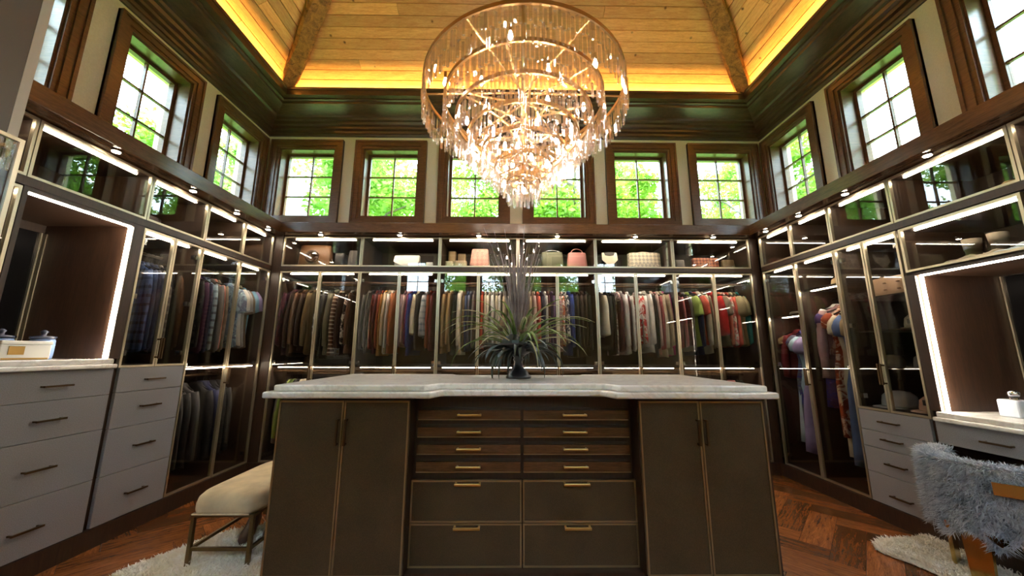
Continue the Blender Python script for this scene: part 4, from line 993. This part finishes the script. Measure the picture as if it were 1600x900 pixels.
for i in range(46): blade(PR.uniform(0, 6.28), PR.uniform(.5, 1.25), PR.uniform(.32, .56), PR.uniform(.008, .014), PR.uniform(1.0, 2.1), M['blade'] if i % 3 else M['blade_p'], 'leaf_blade')
for i in range(44): blade(PR.uniform(0, 6.28), PR.uniform(.1, .7), PR.uniform(.20, .34), PR.uniform(.014, .024), PR.uniform(1.2, 2.4), M['blade_d'], 'dark_leaf', z0=.16, r0=.05)
for i in range(44): blade(PR.uniform(0, 6.28), PR.uniform(1.36, 1.56), PR.uniform(.50, .82), PR.uniform(.004, .008), PR.uniform(.0, .3), M['plume'], 'grass_plume')
for az, hh in ((4.9, .30), (3.6, .32), (5.6, .24)):
    q = (PX+.12*math.cos(az), PY+.12*math.sin(az), .962+hh)
    mk('pine_cone', G().lathe([(.006, -.035), (.022, -.02), (.027, 0), (.020, .022), (.005, .04)], q, 10), wood('cone_scales', srgb(60, 48, 36), srgb(140, 118, 90), (60, 60, 60), .8, bump=.8), c)
mk('moss', G().lathe([(.115, .19), (.11, .23), (.07, .27), (.01, .29)], (PX, PY, .962), 16), M['blade_d'], c)

# ------------------------------------------------------------------ bench, shoes, rugs, chair
def fur(name, parent, spots, mat, ln=.03, wd=.0035, seed=1):
    """spots: list of (point, normal); one joined coat of wool"""
    r_ = random.Random(seed); g = G()
    for p, n_ in spots:
        d = (Vector(n_) + Vector((r_.uniform(-.9, .9), r_.uniform(-.9, .9), r_.uniform(-.6, .6)))).normalized(); l = ln*r_.uniform(.6, 1.25)
        s_ = d.cross(Vector((r_.uniform(-1, 1), r_.uniform(-1, 1), r_.uniform(-1, 1))))
        if s_.length < .01: continue
        s_ = s_.normalized()*wd; p = Vector(p); k = d*l*.55 + Vector((0, 0, .0)); tip = d*l + Vector((r_.uniform(-.4, .4), r_.uniform(-.4, .4), -.35))*l*.5
        g.add([p-s_, p+s_, p+k+s_*.8, p+k-s_*.8, p+tip], [(0, 1, 2, 3), (3, 2, 4)])
    o = mk(name, g, mat, parent); o['kind'] = 'stuff'; return o
def furmat(name, c0, c1):
    n = N(name); v = n.coord('Object', (1, 1, 1)); n.color(n.ramp(n.noise(v, 14, 4), [(.3, srgb(*c0)), (.7, srgb(*c1))])); n.set(Roughness=.9); return n.m
M['wool'] = furmat('white_wool', (234, 224, 202), (253, 250, 243)); M['wool_b'] = furmat('blue_grey_wool', (150, 164, 186), (220, 226, 236))
def rug(name, pts, label, seed, zt=.022):
    cx_ = sum(p[0] for p in pts)/len(pts); cy_ = sum(p[1] for p in pts)/len(pts)
    # smooth outline
    out = []; n = len(pts)
    for i in range(n):
        p0, p1, p2, p3 = (Vector(pts[(i+j-1) % n]) for j in range(4))
        for q in range(6):
            t = q/6; out.append(.5*((2*p1)+(-p0+p2)*t+(2*p0-5*p1+4*p2-p3)*t*t+(-p0+3*p1-3*p2+p3)*t**3))
    c = empty(name, (cx_, cy_, 0), label, 'rug')
    rings = [[(cx_+(p[0]-cx_)*f, cy_+(p[1]-cy_)*f, z) for p in out] for f, z in ((.96, .001), (1, .008), (.93, zt), (.6, zt+.006), (.02, zt+.008))]
    mk('hide', G().loft(rings), M['wool'], c, smooth=True)
    r_ = random.Random(seed); spots = []
    for _ in range(9000):
        i = r_.randrange(len(out)); j = (i+1) % len(out); t = r_.random(); f = math.sqrt(r_.random()); p = Vector(out[i]).lerp(Vector(out[j]), t)
        fx = cx_+(p[0]-cx_)*f; fy = cy_+(p[1]-cy_)*f; z = zt*(1 if f < .93 else max(.2, (1-f)/.07))
        spots.append(((fx, fy, z), (((p[0]-cx_)*.5 if f > .85 else 0), ((p[1]-cy_)*.5 if f > .85 else 0), .9)))
    fur('wool', c, spots, M['wool'], .036, .004, seed); return c
rug('sheepskin_rug', [(-1.95, 1.98), (-1.90, 2.16), (-1.82, 2.30), (-1.74, 2.46), (-1.45, 2.62), (-1.22, 2.5), (-1.16, 2.2), (-1.18, 1.9), (-1.4, 1.72), (-1.75, 1.75)], 'white sheepskin rug under the cream bench', 5)
rug('sheepskin_rug', [(2.13, 2.27), (2.24, 2.36), (2.45, 2.37), (2.60, 2.40), (2.75, 2.3), (2.80, 2.0), (2.7, 1.65), (2.35, 1.55), (2.12, 1.75), (2.2, 2.05)], 'cream sheepskin rug under the fur-covered chair', 6)
# bench
bz = .028; bx0, bx1, by0, by1 = -1.668, -1.325, 2.08, 2.72
c = empty('bench', ((bx0+bx1)/2, (by0+by1)/2, bz), 'cream upholstered bench with bronze metal legs beside the island', 'bench')
brz = plain('aged_bronze', srgb(112, 92, 62), .4, .8)
for x in (bx0+.008, bx1-.026):
    for y in (by0+.008, by1-.026): mk('leg', G().box(x, x+.018, y, y+.018, bz, .262), brz, c)
mk('seat_frame', G().box(bx0+.005, bx1-.005, by0+.005, by1-.005, .262, .276), brz, c)
for y in (by0+.010, by1-.024): mk('stretcher', G().box(bx0+.026, bx1-.026, y, y+.014, .100, .116), brz, c)
for x in (bx0+.010, bx1-.024): mk('stretcher', G().box(x, x+.014, by0+.026, by1-.026, .100, .116), brz, c)
def cushion(x0, x1, y0, y1, z0, z1, rr=.05):
    rings = []
    for f, z in ((.97, z0), (1.0, z0+.018), (1.0, z0+(z1-z0)*.45), (.96, z0+(z1-z0)*.72), (.86, z0+(z1-z0)*.9), (.6, z1-.004), (.15, z1)):
        cx_, cy_, a_, b_ = (x0+x1)/2, (y0+y1)/2, (x1-x0)/2, (y1-y0)/2
        ins = (1-f)*a_ 
        A, B_ = a_-ins, b_-ins
        rings.append([(cx_+A*(abs(math.cos(t))**.3)*(1 if math.cos(t) > 0 else -1), cy_+B_*(abs(math.sin(t))**.3)*(1 if math.sin(t) > 0 else -1), z) for t in [2*math.pi*(i+.5)/40 for i in range(40)]])
    return G().loft(rings)
cu = mk('cushion', cushion(bx0-.006, bx1+.006, by0-.006, by1+.006, .276, .385), fabric('cream upholstery', (226, 208, 172)), c, smooth=True)
mk('piping', G().tube([(bx0-.006+.03, by0-.008, .281), (bx1-.024, by0-.008, .281)], .004, 6), fabric('cream upholstery', (226, 208, 172)), cu)
shoes('leather_shoe', (-1.50, 2.44, .028), .35, leath('dark_brown_shoe', (74, 44, 26)), 'dark brown leather shoe under the cream bench', gap=.12, L_=.27, hgt=.1)

# fur-covered chair with brass slabs
hx, hy = 2.49, 1.93
c = empty('vanity_chair', (hx, hy, .028), 'low round chair draped in blue-grey fur with polished brass legs at the vanity', 'chair')
seat = []
for f, z in ((.88, .30), (1, .32), (1, .40), (.9, .43), (.5, .44), (.05, .445)): seat.append([(hx+.255*f*math.cos(a), hy+.235*f*math.sin(a), z) for a in [2*math.pi*i/28 for i in range(28)]])
mk('seat', G().loft(seat), M['wool_b'], c, smooth=True)
def arc(r0, r1, a0, a1, z0, z1, k=18, topr=.0):
    rings = []
    for i in range(k+1):
        a = a0+(a1-a0)*i/k; e = min(1, 4*min(i, k-i)/k+.35)
        rings.append([(hx+r*math.cos(a), hy+r*math.sin(a)*.95, z) for r, z in ((r0, z0), (r1, z0), (r1+topr, z0+(z1-z0)*e*.8), (r1-.02, z0+(z1-z0)*e), (r0+.01, z0+(z1-z0)*e))])
    return G().loft(rings)
a0, a1 = math.radians(88), math.radians(272)
mk('backrest', arc(.20, .265, a0, a1, .29, .585), M['wool_b'], c, smooth=True)
spots = []; r_ = random.Random(9)
for _ in range(26000):
    a = r_.uniform(a0-.02, a1+.02); z = r_.uniform(.275, .59); o = r_.random()
    if o < .62: spots.append(((hx+.262*math.cos(a), hy+.25*math.sin(a), z-.05*max(0, math.sin(a*9))*(1 if z < .3 else 0)), (math.cos(a), math.sin(a), -.25)))
    elif o < .8:
        rr = r_.uniform(.2, .27); spots.append(((hx+rr*math.cos(a), hy+.95*rr*math.sin(a), .583), (math.cos(a)*.6, math.sin(a)*.6, .8)))
    elif o < .9: spots.append(((hx+.2*math.cos(a), hy+.19*math.sin(a), z), (-math.cos(a), -math.sin(a), .1)))
    else:
        rr = .25*math.sqrt(r_.random()); b = r_.uniform(0, 6.28); spots.append(((hx+rr*math.cos(b), hy+rr*.94*math.sin(b), .44), (0, 0, 1)))
fur('fur_throw', c, spots, M['wool_b'], .040, .0026, 10)
mk('brass_band', G().loft([[(hx+r*math.cos(a), hy+r*math.sin(a)*.97, z) for r, z in ((.312, .485), (.319, .485), (.319, .54), (.312, .54))] for a in [math.radians(214+95*i/16) for i in range(17)]]), M['brass'], c)
for ad in (120, 185, 250, 330):
    a = math.radians(ad); d = Vector((math.cos(a), math.sin(a), 0)); t_ = Vector((-math.sin(a), math.cos(a), 0)); p = Vector((hx, hy, 0))+d*.20
    rings = [[p+t_*sx*w_/2+d*sy*.008+Vector((0, 0, z)) for sx, sy in ((-1, -1), (1, -1), (1, 1), (-1, 1))] for z, w_ in ((.030, .085), (.33, .12))]
    mk('leg', G().loft(rings), M['brass'], c)

# ------------------------------------------------------------------ garden outside
struct('ground', G().box(-60, 60, -60, 70, -.6, -.5), M['grass'])
def crown_mesh(seed, n=16000):
    r_ = random.Random(seed); g = G(); blobs = []
    for _ in range(44):
        a = r_.uniform(0, 6.28); z = r_.uniform(2.2, 9.5); rad = 2.9*math.sqrt(max(.1, 1-((z-5.4)/5.2)**2))*r_.uniform(.25, 1)
        blobs.append((rad*math.cos(a), rad*math.sin(a), z, r_.uniform(.55, 1.15)))
    for _ in range(n):
        bx, by, b_z, br = r_.choice(blobs); d = Vector((r_.gauss(0, 1), r_.gauss(0, 1), r_.gauss(0, .7))); d = d.normalized()*br*r_.random()**.4
        p = Vector((bx, by, b_z))+d; s_ = r_.uniform(.08, .155); a = Vector((r_.gauss(0, 1), r_.gauss(0, 1), r_.gauss(0, .5))).normalized(); b = a.cross(Vector((r_.gauss(0, 1), r_.gauss(0, 1), r_.gauss(0, 1)))).normalized()
        g.add([p-a*s_, p+b*s_*.5, p+a*s_, p-b*s_*.5], [(0, 1, 2, 3)])
    return g.mesh('foliage')
CMS = []
for q in range(3):
    me = crown_mesh(40+q); me.materials.append(M['tree_leaf'] if q != 1 else M['tree_leaf2']); CMS.append(me)
g = G().tube([(0, 0, -.5), (.05, .02, 2.5), (-.05, .05, 5.5), (.05, 0, 9)], [.22, .17, .11, .04], 9)
for a in range(7):
    z = 2.4+a*.85; an = a*2.4; g.tube([(0, 0, z), (.9*math.cos(an), .9*math.sin(an), z+.6), (1.9*math.cos(an), 1.9*math.sin(an), z+1.0)], [.07, .045, .015], 6)
trunk_me = g.mesh('trunk'); trunk_me.materials.append(M['bark'])
TR = random.Random(11)
spots = [(x, 13, 0, 1) for x in (-13.5, -5.4, 2.6, 10.6)] + [(x, 21.2, 0, 2) for x in (-17.4, -9.4, -1.4, 6.6, 14.6)] + [(x, 29.4, 0, 3) for x in (-21.5, -13.5, -5.5, 2.5, 10.5, 18.5)]
spots += [(-11.6, y, 1, 1) for y in (-4, 4.2)] + [(-19.8, y, 1, 2) for y in (.2, 8.4)] + [(12, y, 2, 1) for y in (-5, 3.2)] + [(20.2, y, 2, 2) for y in (-1, 7.2)] + [(28.4, y, 2, 3) for y in (3.2, 11.4)]
spots += [(x, -13, 3, 1) for x in (-8.2, 0, 8.2)] + [(x, -21.2, 3, 2) for x in (-4.1, 4.1, 12.3)]  # unseen rear trees, added so the glass doors reflect green
for k, (x, y, sd_, row) in enumerate(spots):
    where = ('near the house ', 'in the second row ', 'in the farthest row ')[row-1] + ('behind the row of six windows', 'outside the windows above the denim shirts', 'outside the windows above the hats', 'added beyond the wall opposite the handbag shelves')[sd_]
    o = bpy.data.objects.new('broadleaf_tree', None); o.location = (x, y, 0); o.rotation_euler = (0, 0, TR.uniform(0, 6.28)); s_ = TR.uniform(.92, 1.0); o.scale = (s_, s_, s_*(1, 1.4, 1.8)[row-1]*TR.uniform(.98, 1.06)); link(o)
    tag(o, 'sunlit green broadleaf tree %s' % where, 'tree', 'trees '+where)
    f_ = link(bpy.data.objects.new('foliage', CMS[k % 3]), o); f_['kind'] = 'stuff'; link(bpy.data.objects.new('trunk', trunk_me), o)
